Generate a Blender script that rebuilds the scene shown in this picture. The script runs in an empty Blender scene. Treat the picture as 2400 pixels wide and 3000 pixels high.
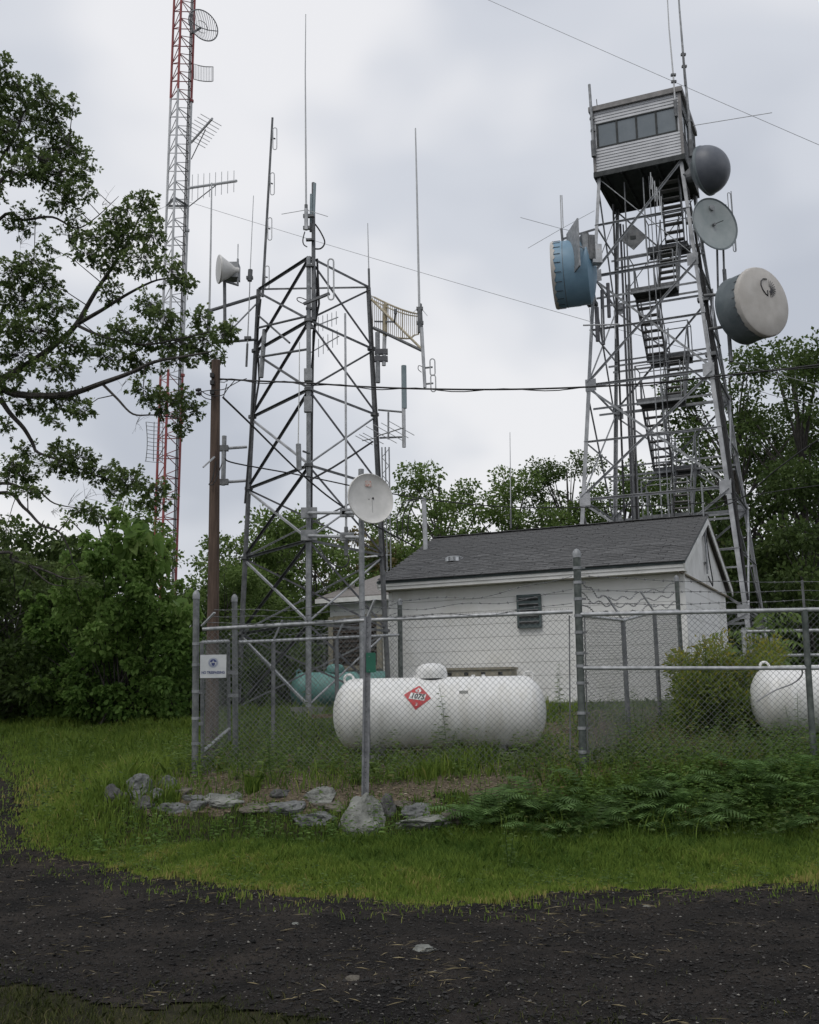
import bpy, math, random
import numpy as np
from mathutils import Vector, Matrix
rnd = random.Random(7); rng = np.random.default_rng(11)
sc = bpy.context.scene; col = sc.collection
rad = math.radians
# ------------------------------------------------------------------ camera, sky, sun, exposure
EYE = 1.6; PITCH, ROLL, FPX = 10.0, 1.04, 3150.0
cd = bpy.data.cameras.new('camera'); cam = bpy.data.objects.new('camera', cd); col.objects.link(cam)
cd.sensor_fit = 'VERTICAL'; cd.sensor_height = 36.0; cd.lens = 36.0*FPX/3000.0; cd.clip_start = 0.1; cd.clip_end = 3000
RC = Matrix.Rotation(rad(90+PITCH), 3, 'X') @ Matrix.Rotation(rad(-ROLL), 3, 'Z')
cam.matrix_world = Matrix.Translation((0, 0, EYE)) @ RC.to_4x4(); sc.camera = cam
world = bpy.data.worlds.new('World'); sc.world = world; world.use_nodes = True
SUN_EL, SUN_AZ = rad(58), rad(205)     # soft light from high behind the camera, a little left
def build_world():
    nt = world.node_tree; N = nt.nodes; L = nt.links; N.clear()
    out = N.new('ShaderNodeOutputWorld'); bg = N.new('ShaderNodeBackground'); bg.inputs[1].default_value = 0.1
    sky = N.new('ShaderNodeTexSky'); sky.sky_type = 'NISHITA'; sky.sun_disc = False
    sky.sun_elevation = SUN_EL; sky.sun_rotation = SUN_AZ; sky.air_density = 2; sky.dust_density = 4
    tc = N.new('ShaderNodeTexCoord'); sep = N.new('ShaderNodeSeparateXYZ'); L.new(tc.outputs['Generated'], sep.inputs[0])
    mx = N.new('ShaderNodeMath'); mx.operation = 'MAXIMUM'; mx.inputs[1].default_value = 0.0; L.new(sep.outputs[2], mx.inputs[0])
    ad = N.new('ShaderNodeMath'); ad.operation = 'ADD'; ad.inputs[1].default_value = 0.5; L.new(mx.outputs[0], ad.inputs[0])
    cv = []
    for i in (0, 1):
        dv = N.new('ShaderNodeMath'); dv.operation = 'DIVIDE'; L.new(sep.outputs[i], dv.inputs[0]); L.new(ad.outputs[0], dv.inputs[1]); cv.append(dv)
    cb = N.new('ShaderNodeCombineXYZ'); L.new(cv[0].outputs[0], cb.inputs[0]); L.new(cv[1].outputs[0], cb.inputs[1]); cb.inputs[2].default_value = 17.9
    n1 = N.new('ShaderNodeTexNoise'); n1.inputs['Scale'].default_value = 2.3; n1.inputs['Detail'].default_value = 3.4; n1.inputs['Roughness'].default_value = 0.5; n1.inputs['Distortion'].default_value = 0.12
    L.new(cb.outputs[0], n1.inputs['Vector'])
    rp = N.new('ShaderNodeValToRGB'); rp.color_ramp.interpolation = 'EASE'
    e = rp.color_ramp.elements; e[0].position = 0.36; e[0].color = (4.9, 5.2, 5.9, 1); e[1].position = 0.64; e[1].color = (8.3, 8.3, 8.55, 1)
    m = e.new(0.5); m.color = (6.25, 6.5, 7.1, 1)
    L.new(n1.outputs[0], rp.inputs[0])
    mix = N.new('ShaderNodeMix'); mix.data_type = 'RGBA'; mix.inputs[0].default_value = 0.92
    L.new(sky.outputs[0], mix.inputs['A']); L.new(rp.outputs[0], mix.inputs['B'])
    L.new(mix.outputs['Result'], bg.inputs[0]); L.new(bg.outputs[0], out.inputs[0])
    world.cycles.sampling_method = 'MANUAL'; world.cycles.sample_map_resolution = 512
build_world()
sd = bpy.data.lights.new('sun', 'SUN'); sd.energy = 0.9; sd.angle = rad(25); sd.color = (1.0, 0.97, 0.92)
so = bpy.data.objects.new('sun', sd); col.objects.link(so)
sdir = Vector((math.sin(SUN_AZ)*math.cos(SUN_EL), math.cos(SUN_AZ)*math.cos(SUN_EL), math.sin(SUN_EL)))
so.rotation_euler = sdir.to_track_quat('Z', 'Y').to_euler()
vs = sc.view_settings; vs.view_transform = 'Standard'; vs.look = 'None'; vs.exposure = 0.10; vs.gamma = 1.0; vs.use_curve_mapping = False
# ------------------------------------------------------------------ survey helpers: sight line + distance -> world point
KU = 2400.0/1725.0
def ray(x, y): return RC @ Vector(((x-1200)/FPX, -(y-1500)/FPX, -1))
def at(x, y, D): d = ray(x, y); d = d*(D/d.y); return Vector((d.x, d.y, d.z+EYE))
def U(u, v, D): return at(u*KU, v*KU, D)
def onz(x, y, z): d = ray(x, y); d = d*((z-EYE)/d.z); return Vector((d.x, d.y, z))
def V(*a): return Vector(a)
UP = V(0, 0, 1)
def sst(a, b, x): t = np.clip((x-a)/(b-a), 0, 1); return t*t*(3-2*t)
GY = [-80, 9.2, 10.6, 11.6, 12.0, 12.5, 13.1, 15, 18, 20, 24, 60, 120, 900]
GZ = [0.0, 0.0, .03, .10, .17, .50, .75, .78, 1.20, 1.40, 1.50, 1.55, 1.5, 1.5]
LY = [-80, 9.2, 11, 13, 16, 20, 24, 60, 900]
LZ = [0.0, 0.0, .13, .36, .78, 1.18, 1.45, 1.55, 1.5]
def H(x, y):
    x = np.asarray(x, float); y = np.asarray(y, float)
    b = 0
    for o in (-.25, 0, .25): b = b+np.interp(y+o+.25*np.sin(x*.7), GY, GZ)/3
    a = np.interp(y, LY, LZ)
    w = sst(-4.6, -3.3, x)
    near = sst(40, 25, y)
    z = a*(1-w)+b*w
    z = z+near*sst(8.8, 11, y)*(.03*np.sin(x*2.3+y*1.1)*np.sin(y*1.7-x*.6)+.015*np.sin(x*5.1)*np.sin(y*4.3))
    z = z+.012*np.sin(x*1.9+1)*np.sin(y*2.2)*sst(12, 5, y)+.05*sst(5.2, 3.6, y)
    return z
def Hf(x, y): return float(H(x, y))
def gnd(x, y):                       # sight line meets the terrain
    d = ray(x, y); d = d/d.y; t0, t1 = 2.0, 70.0; s = t0
    while s < t1:
        p = d*s
        if p.z+EYE <= Hf(p.x, p.y): break
        s += 0.05
    p = d*s; return V(p.x, p.y, Hf(p.x, p.y))
# ------------------------------------------------------------------ materials
MAT = {}
def mat(name, c1, c2=None, rough=.6, metal=0.0, scale=6.0, bump=0.0, bscale=None, streak=None, detail=5, c3=None, spec=.5, trans=0.0, attr=None, objrand=0.0, coat=0.0, lo=.35, hi=.65):
    if name in MAT: return MAT[name]
    m = bpy.data.materials.new(name); m.use_nodes = True; nt = m.node_tree; N = nt.nodes; L = nt.links
    b = N['Principled BSDF']; b.inputs['Roughness'].default_value = rough; b.inputs['Metallic'].default_value = metal
    b.inputs['Specular IOR Level'].default_value = spec
    if coat: b.inputs['Coat Weight'].default_value = coat
    c2 = c2 or c1
    tc = N.new('ShaderNodeTexCoord'); mp = N.new('ShaderNodeMapping'); L.new(tc.outputs['Object'], mp.inputs[0])
    if streak: mp.inputs['Scale'].default_value = streak
    nz = N.new('ShaderNodeTexNoise'); nz.inputs['Scale'].default_value = scale; nz.inputs['Detail'].default_value = detail; nz.inputs['Roughness'].default_value = .6
    L.new(mp.outputs[0], nz.inputs['Vector'])
    rp = N.new('ShaderNodeValToRGB'); e = rp.color_ramp.elements
    e[0].position = lo; e[0].color = (*c1, 1); e[1].position = hi; e[1].color = (*c2, 1)
    if c3: k = e.new(min(.97, hi+.15)); k.color = (*c3, 1)
    colout = rp.outputs[0]
    if attr:
        an = N.new('ShaderNodeAttribute'); an.attribute_name = attr
        mul = N.new('ShaderNodeMath'); mul.operation = 'MULTIPLY_ADD'; L.new(nz.outputs[0], mul.inputs[0]); mul.inputs[1].default_value = .25; 
        sub = N.new('ShaderNodeMath'); sub.operation = 'SUBTRACT'; L.new(an.outputs['Fac'], sub.inputs[0]); sub.inputs[1].default_value = .125
        L.new(sub.outputs[0], mul.inputs[2]); L.new(mul.outputs[0], rp.inputs[0])
        e[0].position = 0.05; e[1].position = 0.8
        if c3: k.position = 1.0
    else: L.new(nz.outputs[0], rp.inputs[0])
    if objrand:
        oi = N.new('ShaderNodeObjectInfo'); mr = N.new('ShaderNodeMapRange'); mr.inputs[3].default_value = 1-objrand; mr.inputs[4].default_value = 1+objrand
        L.new(oi.outputs['Random'], mr.inputs[0]); hs = N.new('ShaderNodeHueSaturation'); L.new(mr.outputs[0], hs.inputs['Value']); L.new(colout, hs.inputs['Color']); colout = hs.outputs[0]
    L.new(colout, b.inputs['Base Color'])
    if bump:
        bn = N.new('ShaderNodeTexNoise'); bn.inputs['Scale'].default_value = bscale or scale*4; bn.inputs['Detail'].default_value = 6
        L.new(mp.outputs[0], bn.inputs['Vector']); bp = N.new('ShaderNodeBump'); bp.inputs['Strength'].default_value = bump; bp.inputs['Distance'].default_value = .03
        L.new(bn.outputs[0], bp.inputs['Height']); L.new(bp.outputs[0], b.inputs['Normal'])
    if trans:
        out = N['Material Output']; tr = N.new('ShaderNodeBsdfTranslucent'); L.new(colout, tr.inputs[0]); ms = N.new('ShaderNodeMixShader'); ms.inputs[0].default_value = trans
        L.new(b.outputs[0], ms.inputs[1]); L.new(tr.outputs[0], ms.inputs[2]); L.new(ms.outputs[0], out.inputs[0])
    MAT[name] = m; return m
galv = mat('galvanised', (.20, .21, .215), (.34, .35, .36), .55, .35, 9, .1, 60, c3=(.42, .43, .44))
galvl = mat('galvanised_bright', (.36, .37, .38), (.56, .57, .585), .5, .2, 5, c3=(.34, .30, .25))
galvd = mat('galvanised_weathered', (.10, .105, .11), (.20, .205, .21), .65, .3, 7, .1, 50, c3=(.16, .13, .10))
tower_steel = mat('tower_steel', (.26, .27, .28), (.46, .47, .485), .6, .15, 3, .1, 40, c3=(.26, .21, .17))
tower_dark = mat('tower_steel_dark', (.085, .085, .095), (.17, .17, .18), .7, .2, 5, .1, 40, c3=(.12, .08, .05))
galvp = mat('galvanised_post', (.10, .108, .108), (.19, .198, .198), .55, .3, 14, .1, 60, c3=(.26, .26, .26))
rail_m = mat('fence_rail', (.30, .31, .315), (.52, .53, .54), .45, .3, 12, c3=(.60, .60, .60))
post_m = mat('fence_post', (.05, .062, .056), (.125, .14, .13), .6, .2, 10, .15, 60, c3=(.2, .21, .2))
wire_m = mat('fence_wire', (.12, .13, .13), (.22, .23, .225), .5, .4, 4)
black_m = mat('black_cable', (.012, .012, .013), (.03, .03, .03), .6)
rod_m = mat('antenna_rod', (.42, .43, .44), (.56, .57, .57), .5, .2, 4)
fibre_m = mat('fibreglass', (.20, .26, .28), (.28, .34, .36), .5, 0, 4)
fibrew_m = mat('fibreglass_white', (.50, .51, .50), (.66, .66, .64), .5, 0, 4)
redp = mat('red_paint', (.25, .05, .05), (.33, .08, .075), .55, 0, 3, c3=(.36, .12, .09))
greyp = mat('mast_white_paint', (.45, .46, .47), (.62, .63, .64), .55, 0, 2, c3=(.5, .42, .38))
white_tank = mat('white_tank_paint', (.58, .58, .55), (.79, .79, .775), .42, 0, 3.0, .03, 30, (1.2, 1, .28), detail=8, c3=(.66, .65, .61), lo=.26, hi=.50)
teal_tank = mat('teal_tank_paint', (.10, .26, .235), (.15, .34, .31), .5, 0, 3, .05, 30, c3=(.16, .30, .26))
wall_w = mat('white_wall_paint', (.76, .76, .735), (.82, .82, .80), .7, 0, 1.2, .10, 26, (1, 1, .6), c3=(.73, .725, .69), lo=.28, hi=.5)
trim_w = mat('white_trim_paint', (.64, .64, .61), (.80, .80, .78), .55, 0, 2.5, .03, 30, c3=(.56, .54, .48))
soffit_m = mat('soffit_paint', (.40, .39, .31), (.52, .51, .43), .7, 0, 3)
drip_m = mat('drip_edge', (.035, .05, .05), (.06, .08, .08), .5, .2)
trimb = mat('brown_trim', (.13, .105, .06), (.22, .18, .12), .6, 0, 8)
shingle_m = mat('asphalt_shingle', (.070, .071, .072), (.150, .150, .150), .92, 0, 38, .6, 160, objrand=.22, c3=(.16, .16, .16))
concrete = mat('concrete', (.13, .135, .125), (.23, .23, .21), .9, 0, 4, .3, 40)
tan_m = mat('tan_concrete', (.26, .24, .18), (.38, .35, .28), .9, 0, 5, .3, 40)
vent_m = mat('louver_metal', (.06, .085, .085), (.10, .13, .13), .5, .2, 8)
silver = mat('aluminium', (.50, .51, .52), (.68, .69, .70), .3, .7, 10)
wood_pole = mat('pole_wood', (.045, .028, .020), (.125, .085, .062), .85, 0, 3.2, .5, 14, (6, 6, .5), c3=(.17, .13, .10))
timber = mat('old_timber', (.09, .07, .045), (.18, .15, .10), .9, 0, 5, .4, 20, (.6, 4, 4))
siding_m = mat('cab_siding', (.40, .41, .425), (.52, .53, .55), .6, .1, 3, .05, 30, (.3, 1, 1), c3=(.46, .45, .44))
cabtrim = mat('cab_trim', (.17, .165, .16), (.28, .27, .265), .7, .1, 5, c3=(.3, .2, .14))
cabfloor = mat('cab_floor_metal', (.030, .034, .034), (.065, .07, .07), .75, .2, 4, .2, 8, c3=(.09, .07, .05))
glass_m = mat('window_glass', (.13, .155, .17), (.16, .185, .20), .18, 0, 2, spec=.9)  # blue-grey base colour carries the sky reflection of the panes
radome_d = mat('radome_grey', (.085, .095, .115), (.12, .13, .15), .45, 0, 3, c3=(.14, .15, .16))
dish_g = mat('dish_grey', (.26, .30, .30), (.34, .37, .37), .5, 0, 2.5, c3=(.30, .32, .30))
shroud_g = mat('shroud_grey', (.10, .125, .135), (.155, .18, .19), .5, 0, 3)
radome_w = mat('radome_cover', (.44, .415, .38), (.54, .515, .48), .6, 0, 2, .05, 20)
shroud_b = mat('shroud_blue', (.15, .27, .37), (.21, .34, .45), .45, 0, 1.8, c3=(.17, .25, .30))
dish_w = mat('dish_white', (.56, .555, .53), (.68, .67, .645), .45, 0, 4)
grid_y = mat('grid_dish_yellowed', (.30, .25, .15), (.52, .47, .36), .6, .1, 8, c3=(.6, .58, .52))
sign_w = mat('sign_white', (.44, .46, .465), (.55, .565, .57), .6, 0, 6)
sign_g = mat('sign_green', (.010, .10, .06), (.014, .13, .08), .5, 0, 4)
navy = mat('navy_print', (.03, .045, .14), (.05, .065, .18), .6)
placard_r = mat('placard_red', (.46, .028, .035), (.56, .05, .055), .45, 0, 4)
blackp = mat('black_print', (.015, .015, .015), None, .5)
whitep = mat('white_print', (.78, .78, .76), None, .5)
logo_m = mat('logo_print', (.05, .05, .055), None, .6)
led_red = mat('obstruction_lamp', (.6, .08, .05), None, .3)
shedroof = mat('shed_roof', (.20, .185, .175), (.27, .25, .24), .9, 0, 14, .4, 90)
brownl = mat('brown_louver', (.055, .04, .03), (.10, .075, .06), .7, 0, 6)
rock_ms = [mat('rock_grey', (.085, .09, .088), (.20, .205, .20), .9, 0, 7, .8, 22, c3=(.27, .28, .25)),
           mat('rock_pale', (.12, .124, .112), (.27, .275, .25), .9, 0, 6, 1.0, 20, c3=(.14, .17, .10)),
           mat('rock_tan', (.085, .075, .060), (.165, .15, .122), .9, 0, 7, .8, 22, c3=(.13, .15, .09)),
           mat('rock_dark', (.05, .05, .048), (.12, .12, .115), .9, 0, 8, .8, 24, c3=(.16, .17, .12))]
bark_m = mat('bark', (.030, .027, .024), (.085, .078, .07), .95, 0, 5, .7, 18, (3, 3, .7))
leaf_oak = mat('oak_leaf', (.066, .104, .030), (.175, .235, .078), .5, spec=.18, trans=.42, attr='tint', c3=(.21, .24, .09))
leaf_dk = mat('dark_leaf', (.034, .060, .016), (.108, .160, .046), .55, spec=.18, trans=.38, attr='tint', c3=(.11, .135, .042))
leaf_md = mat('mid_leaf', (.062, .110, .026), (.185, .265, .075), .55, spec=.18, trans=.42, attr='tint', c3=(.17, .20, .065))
leaf_br = mat('bright_leaf', (.060, .120, .026), (.190, .300, .078), .5, spec=.18, trans=.45, attr='tint', c3=(.17, .24, .07))
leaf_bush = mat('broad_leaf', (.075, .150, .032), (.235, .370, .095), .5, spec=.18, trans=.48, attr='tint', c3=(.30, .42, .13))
leaf_yg = mat('goldenrod_leaf', (.07, .125, .026), (.22, .265, .050), .6, spec=.18, trans=.4, attr='tint', c3=(.30, .27, .035))
fern_m = mat('fern_leaf', (.042, .088, .024), (.140, .235, .072), .5, spec=.18, trans=.42, attr='tint', c3=(.13, .21, .065), objrand=.35)
grass_m = mat('grass_blade', (.080, .150, .028), (.245, .335, .060), .55, spec=.18, trans=.42, attr='tint', c3=(.42, .36, .13))
weed_m = mat('weed_leaf', (.065, .115, .03), (.17, .25, .07), .55, spec=.18, trans=.42, attr='tint', c3=(.19, .20, .07))
chip_m = mat('wood_chips', (.11, .085, .055), (.27, .215, .15), .95, 0, 30, .5, 80, objrand=0, attr='tint', c3=(.40, .35, .27))
peb_m = mat('road_pebble', (.008, .0078, .0075), (.050, .047, .044), .95, 0, 30, .4, 80, attr='tint', c3=(.27, .255, .225), spec=.3)
# ------------------------------------------------------------------ mesh helpers
ORG = {}
def finish(o, parent=None, kind=None):
    col.objects.link(o)
    if parent is not None: o.parent = parent
    if kind: o['kind'] = kind
    return o
def tag(o, label, cat, group=None, kind=None):
    o['label'] = label; o['category'] = cat
    if group: o['group'] = group
    if kind: o['kind'] = kind
    return o
def thing(name, label, cat, loc, group=None):
    o = bpy.data.objects.new(name, None); o.empty_display_size = .2; o.location = loc; col.objects.link(o); ORG[o.name] = Vector(loc)
    return tag(o, label, cat, group)
def origin(o):
    while o is not None:
        if o.name in ORG: return ORG[o.name]
        o = o.parent
    return V(0, 0, 0)
def frame(axis):
    a = Vector(axis).normalized(); s = UP if abs(a.z) < .95 else V(0, 1, 0)
    x = s.cross(a).normalized(); y = a.cross(x); return x, y, a
class MB:
    def __init__(s): s.v = []; s.f = []
    def add(s, vs, fs):
        k = len(s.v); s.v.extend(vs); s.f.extend([tuple(i+k for i in f) for f in fs]); return s
    def box(s, c, x, y, z):                       # centre, three half-axis vectors
        c = Vector(c); x = Vector(x); y = Vector(y); z = Vector(z)
        vs = [c+a*x+b*y+d*z for d in (-1, 1) for b in (-1, 1) for a in (-1, 1)]
        return s.add(vs, [(0, 2, 3, 1), (4, 5, 7, 6), (0, 1, 5, 4), (2, 6, 7, 3), (0, 4, 6, 2), (1, 3, 7, 5)])
    def abox(s, lo, hi):
        lo = Vector(lo); hi = Vector(hi); h = (hi-lo)/2
        return s.box((lo+hi)/2, (h.x, 0, 0), (0, h.y, 0), (0, 0, h.z))
    def beam(s, p, q, w, h, up=UP):               # rectangular bar
        p = Vector(p); q = Vector(q); a = (q-p); n = a.normalized(); x = n.cross(up)
        if x.length < 1e-3: x = n.cross(V(0, 1, 0))
        x.normalize(); y = x.cross(n).normalized()
        return s.box((p+q)/2, x*w/2, y*h/2, a/2)
    def angle(s, p, q, w, t=.008, up=UP):         # steel angle section
        p = Vector(p); q = Vector(q); n = (q-p).normalized(); x = n.cross(up)
        if x.length < 1e-3: x = n.cross(V(0, 1, 0))
        x.normalize(); y = x.cross(n).normalized()
        s.box((p+q)/2+y*(w/2-t/2), x*w/2, y*t/2, (q-p)/2)
        return s.box((p+q)/2+x*(w/2-t/2)-y*t*.55, x*t/2, y*(w/2-t*.5), (q-p)/2)
    def tube(s, p, q, r0, r1=None, n=8, cap=True):
        p = Vector(p); q = Vector(q); r1 = r0 if r1 is None else r1; x, y, a = frame(q-p)
        vs = []; 
        for c, r in ((p, r0), (q, r1)):
            for i in range(n):
                t = 2*math.pi*i/n; vs.append(c+x*math.cos(t)*r+y*math.sin(t)*r)
        fs = [(i, (i+1) % n, n+(i+1) % n, n+i) for i in range(n)]
        if cap: fs += [tuple(range(n-1, -1, -1)), tuple(range(n, 2*n))]
        return s.add(vs, fs)
    def path(s, pts, r, n=6, r1=None, closed=False):
        pts = [Vector(p) for p in pts]; m = len(pts); vs = []; px = None
        for i, p in enumerate(pts):
            if closed: d = pts[(i+1) % m]-pts[i-1]
            else: d = pts[min(i+1, m-1)]-pts[max(i-1, 0)]
            d.normalize()
            if px is None: px, py, _ = frame(d)
            else:
                px = px-d*px.dot(d)
                if px.length < 1e-4: px = frame(d)[0]
                px.normalize(); py = d.cross(px)
            rr = r if r1 is None else r+(r1-r)*i/(m-1)
            for k in range(n):
                t = 2*math.pi*k/n; vs.append(p+px*math.cos(t)*rr+py*math.sin(t)*rr)
        fs = []
        for i in range(m if closed else m-1):
            j = (i+1) % m
            for k in range(n): fs.append((i*n+k, i*n+(k+1) % n, j*n+(k+1) % n, j*n+k))
        if not closed: fs += [tuple(range(n-1, -1, -1)), tuple(range((m-1)*n, m*n))]
        return s.add(vs, fs)
    def lathe(s, c, axis, prof, n=28, cap0=False, cap1=False):   # prof: (radius, offset along axis)
        c = Vector(c); x, y, a = frame(axis); vs = []; m = len(prof)
        for r, o in prof:
            for k in range(n):
                t = 2*math.pi*k/n; vs.append(c+a*o+(x*math.cos(t)+y*math.sin(t))*r)
        fs = [(i*n+k, i*n+(k+1) % n, (i+1)*n+(k+1) % n, (i+1)*n+k) for i in range(m-1) for k in range(n)]
        if cap0: fs.append(tuple(range(n-1, -1, -1)))
        if cap1: fs.append(tuple(range((m-1)*n, m*n)))
        return s.add(vs, fs)
    def build(s, name, m, parent=None, smooth=False, kind=None, loc=None):
        o0 = Vector(loc) if loc is not None else origin(parent)
        me = bpy.data.meshes.new(name); me.from_pydata([tuple(v-o0) for v in map(Vector, s.v)], [], s.f); me.materials.append(m)
        if smooth: me.polygons.foreach_set('use_smooth', [True]*len(me.polygons)); me.set_sharp_from_angle(angle=rad(40))
        me.update(); o = bpy.data.objects.new(name, me)
        if parent is None: o.location = o0; ORG[o.name] = o0
        return finish(o, parent, kind)
def npmesh(name, verts, k, m, parent=None, tint=None, kind=None, smooth=False, off=None):
    verts = np.asarray(verts, np.float32).reshape(-1, 3)
    o0 = Vector(off) if off is not None else origin(parent)
    verts = verts-np.array(o0, np.float32)
    n = len(verts)//k; me = bpy.data.meshes.new(name); me.vertices.add(n*k); me.vertices.foreach_set('co', verts.ravel())
    me.loops.add(n*k); me.loops.foreach_set('vertex_index', np.arange(n*k, dtype=np.int32))
    me.polygons.add(n); me.polygons.foreach_set('loop_start', np.arange(0, n*k, k, dtype=np.int32)); me.polygons.foreach_set('loop_total', np.full(n, k, np.int32))
    if tint is not None:
        a = me.attributes.new('tint', 'FLOAT', 'FACE'); a.data.foreach_set('value', np.asarray(tint, np.float32))
    me.materials.append(m); me.update(calc_edges=True)
    o = bpy.data.objects.new(name, me)
    if parent is None: o.location = o0; ORG[o.name] = o0
    return finish(o, parent, kind)
def gridmesh(name, X, Y, Z, mask, m, kind):
    ny, nx = X.shape; vid = np.arange(nx*ny).reshape(ny, nx)
    q = np.stack([vid[:-1, :-1], vid[:-1, 1:], vid[1:, 1:], vid[1:, :-1]], -1)[mask]
    me = bpy.data.meshes.new(name); used, inv = np.unique(q.ravel(), return_inverse=True)
    co = np.stack([X.ravel(), Y.ravel(), Z.ravel()], -1)[used].astype(np.float32)
    me.vertices.add(len(used)); me.vertices.foreach_set('co', co.ravel()); me.loops.add(q.size); me.loops.foreach_set('vertex_index', inv.astype(np.int32))
    n = len(q); me.polygons.add(n); me.polygons.foreach_set('loop_start', np.arange(0, 4*n, 4, dtype=np.int32)); me.polygons.foreach_set('loop_total', np.full(n, 4, np.int32))
    me.polygons.foreach_set('use_smooth', np.ones(n, bool)); me.materials.append(m); me.update(calc_edges=True)
    o = bpy.data.objects.new(name, me); return finish(o, None, kind)
def ptube(name, p, q, r, m, parent, r1=None, n=8): return MB().tube(p, q, r, r1, n).build(name, m, parent, smooth=True)
def text_mesh(s, size, font_scale_x=1.0, shear=0.0, bold=0.0):
    cu = bpy.data.curves.new('text', 'FONT'); cu.body = s; cu.size = size; cu.align_x = 'CENTER'; cu.align_y = 'CENTER'; cu.shear = shear; cu.offset = bold; cu.resolution_u = 3
    o = bpy.data.objects.new('text', cu); col.objects.link(o); dg = bpy.context.evaluated_depsgraph_get()
    me = bpy.data.meshes.new_from_object(o.evaluated_get(dg)); vs = [(v.co.x*font_scale_x, v.co.y) for v in me.vertices]; fs = [tuple(p.vertices) for p in me.polygons]
    bpy.data.objects.remove(o); bpy.data.curves.remove(cu); bpy.data.meshes.remove(me); return vs, fs
# leaf shapes: outline in (across, along)
OAK = [(0, 0), (.10, .18), (.30, .28), (.13, .42), (.36, .60), (.15, .68), (0, 1.0), (-.15, .68), (-.36, .60), (-.13, .42), (-.30, .28), (-.10, .18)]
OVAL = [(0, 0), (.24, .3), (.22, .65), (0, 1.0), (-.22, .65), (-.24, .3)]
HEART = [(0, .08), (.28, 0), (.50, .25), (.40, .60), (0, 1.0), (-.40, .60), (-.50, .25), (-.28, 0)]
DIA = [(0, 0), (.30, .45), (0, 1.0), (-.30, .45)]
def leaves(P, D, size, shape, droop=.25):
    """P base points (n,3), D directions (n,3), size (n,) -> vertices (n*k,3)"""
    P = np.asarray(P, float); D = np.asarray(D, float); n = len(P); D = D/np.maximum(np.linalg.norm(D, axis=1, keepdims=True), 1e-6)
    r = rng.normal(size=(n, 3)); S = np.cross(D, r); S /= np.maximum(np.linalg.norm(S, axis=1, keepdims=True), 1e-6)
    Nn = np.cross(S, D); out = np.zeros((n, len(shape), 3)); size = np.asarray(size).reshape(-1, 1)
    for i, (a, b) in enumerate(shape):
        out[:, i] = P+S*a*size+D*b*size+Nn*(abs(a)*.35)*size-np.array([0, 0, 1])*(droop*b*b)*size
    return out.reshape(-1, 3)
def clumpset(cl, per, up=.15):
    """cl: list (centre, rx, ry, rz, weight) -> points, directions outward, relative height in clump"""
    P = []; D = []; 
    for c, rx, ry, rz, w in cl:
        n = max(6, int(per*w)); d = rng.normal(size=(n, 3)); d /= np.linalg.norm(d, axis=1, keepdims=True)
        rr = rng.uniform(.25, 1.0, size=(n, 1))**.6*(1+.18*rng.normal(size=(n, 1))*.6)
        P.append(np.array(c)+d*rr*np.array([rx, ry, rz])); D.append(d+rng.normal(size=(n, 3))*.7+np.array([0, 0, up]))
    return np.concatenate(P), np.concatenate(D)

# ------------------------------------------------------------------ ground, road, chip bed
def smooth_noise(x, y, s=1.0, seed=0):
    a = 0; 
    for i in range(5):
        f = s*(1.0+i*.83); ph = seed*1.7+i*2.1
        a = a+np.sin(x*f*1.3+ph+1.3*np.sin(y*f*.7+ph))*np.cos(y*f*1.1-ph*.6+.9*np.sin(x*f*.8))/(1+i*.5)
    return a/2.2
def inpoly(x, y, poly):
    c = np.zeros(np.shape(x), bool); n = len(poly)
    for i in range(n):
        x1, y1 = poly[i]; x2, y2 = poly[(i+1) % n]
        if y1 == y2: continue
        c ^= ((y1 > y) != (y2 > y)) & (x < (x2-x1)*(y-y1)/(y2-y1)+x1)
    return c
def dist_poly(x, y, pl):
    d = np.full(np.shape(x), 1e9)
    for (x1, y1), (x2, y2) in zip(pl[:-1], pl[1:]):
        dx, dy = x2-x1, y2-y1; t = np.clip(((x-x1)*dx+(y-y1)*dy)/(dx*dx+dy*dy), 0, 1)
        d = np.minimum(d, np.hypot(x-x1-t*dx, y-y1-t*dy))
    return d
EDGE = [gnd(*p) for p in [(-90, 2180), (0, 2240), (42, 2334), (56, 2417), (90, 2480), (181, 2515), (334, 2550), (591, 2598), (870, 2626), (1200, 2654), (1443, 2655), (1687, 2619), (2104, 2605), (2400, 2584)]]
EDGE = [(p.x, p.y) for p in EDGE]
ROADP = [(-13.5, 34), (-10.2, 26), (-8.6, 20)]+EDGE+[(9, EDGE[-1][1]+.3), (45, EDGE[-1][1]+3), (45, 3.2), (6, 5.05), (1.5, 5.35), (-.2, 5.65), (-1.0, 6.1), (-2.2, 6.55), (-5, 6.9), (-16, 5.5), (-16, 10), (-13.2, 16), (-14.5, 26), (-17, 34)]
NEARP = [(6, 5.05), (1.5, 5.35), (-.2, 5.65), (-1.0, 6.1), (-2.2, 6.55), (-5, 6.9), (-16, 5.5)]
def road_mask(x, y):
    wx = x+.14*smooth_noise(x, y, 2.1, 1)+.09*smooth_noise(x, y, 9, 2); wy = y+.20*smooth_noise(x, y, 1.3, 3)+.12*smooth_noise(x, y, 6, 4)
    return inpoly(wx, wy, ROADP)
BEDP = [(-3.5, 12.75), (-2.5, 12.6), (-1, 12.6), (-.2, 12.45), (.6, 12.3), (1.3, 12.35), (2.2, 12.6), (3.3, 12.9), (4.6, 14.5), (6.2, 18.5), (4.5, 20.5), (1.5, 18.5), (-1.2, 17.3), (-3.1, 16), (-3.3, 14)]
def bed_mask(x, y):
    return inpoly(x+.18*smooth_noise(x, y, 2.3, 5), y+.2*smooth_noise(x, y, 2.9, 6), BEDP) & (smooth_noise(x, y, 1.6, 7) > -.55)
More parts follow.
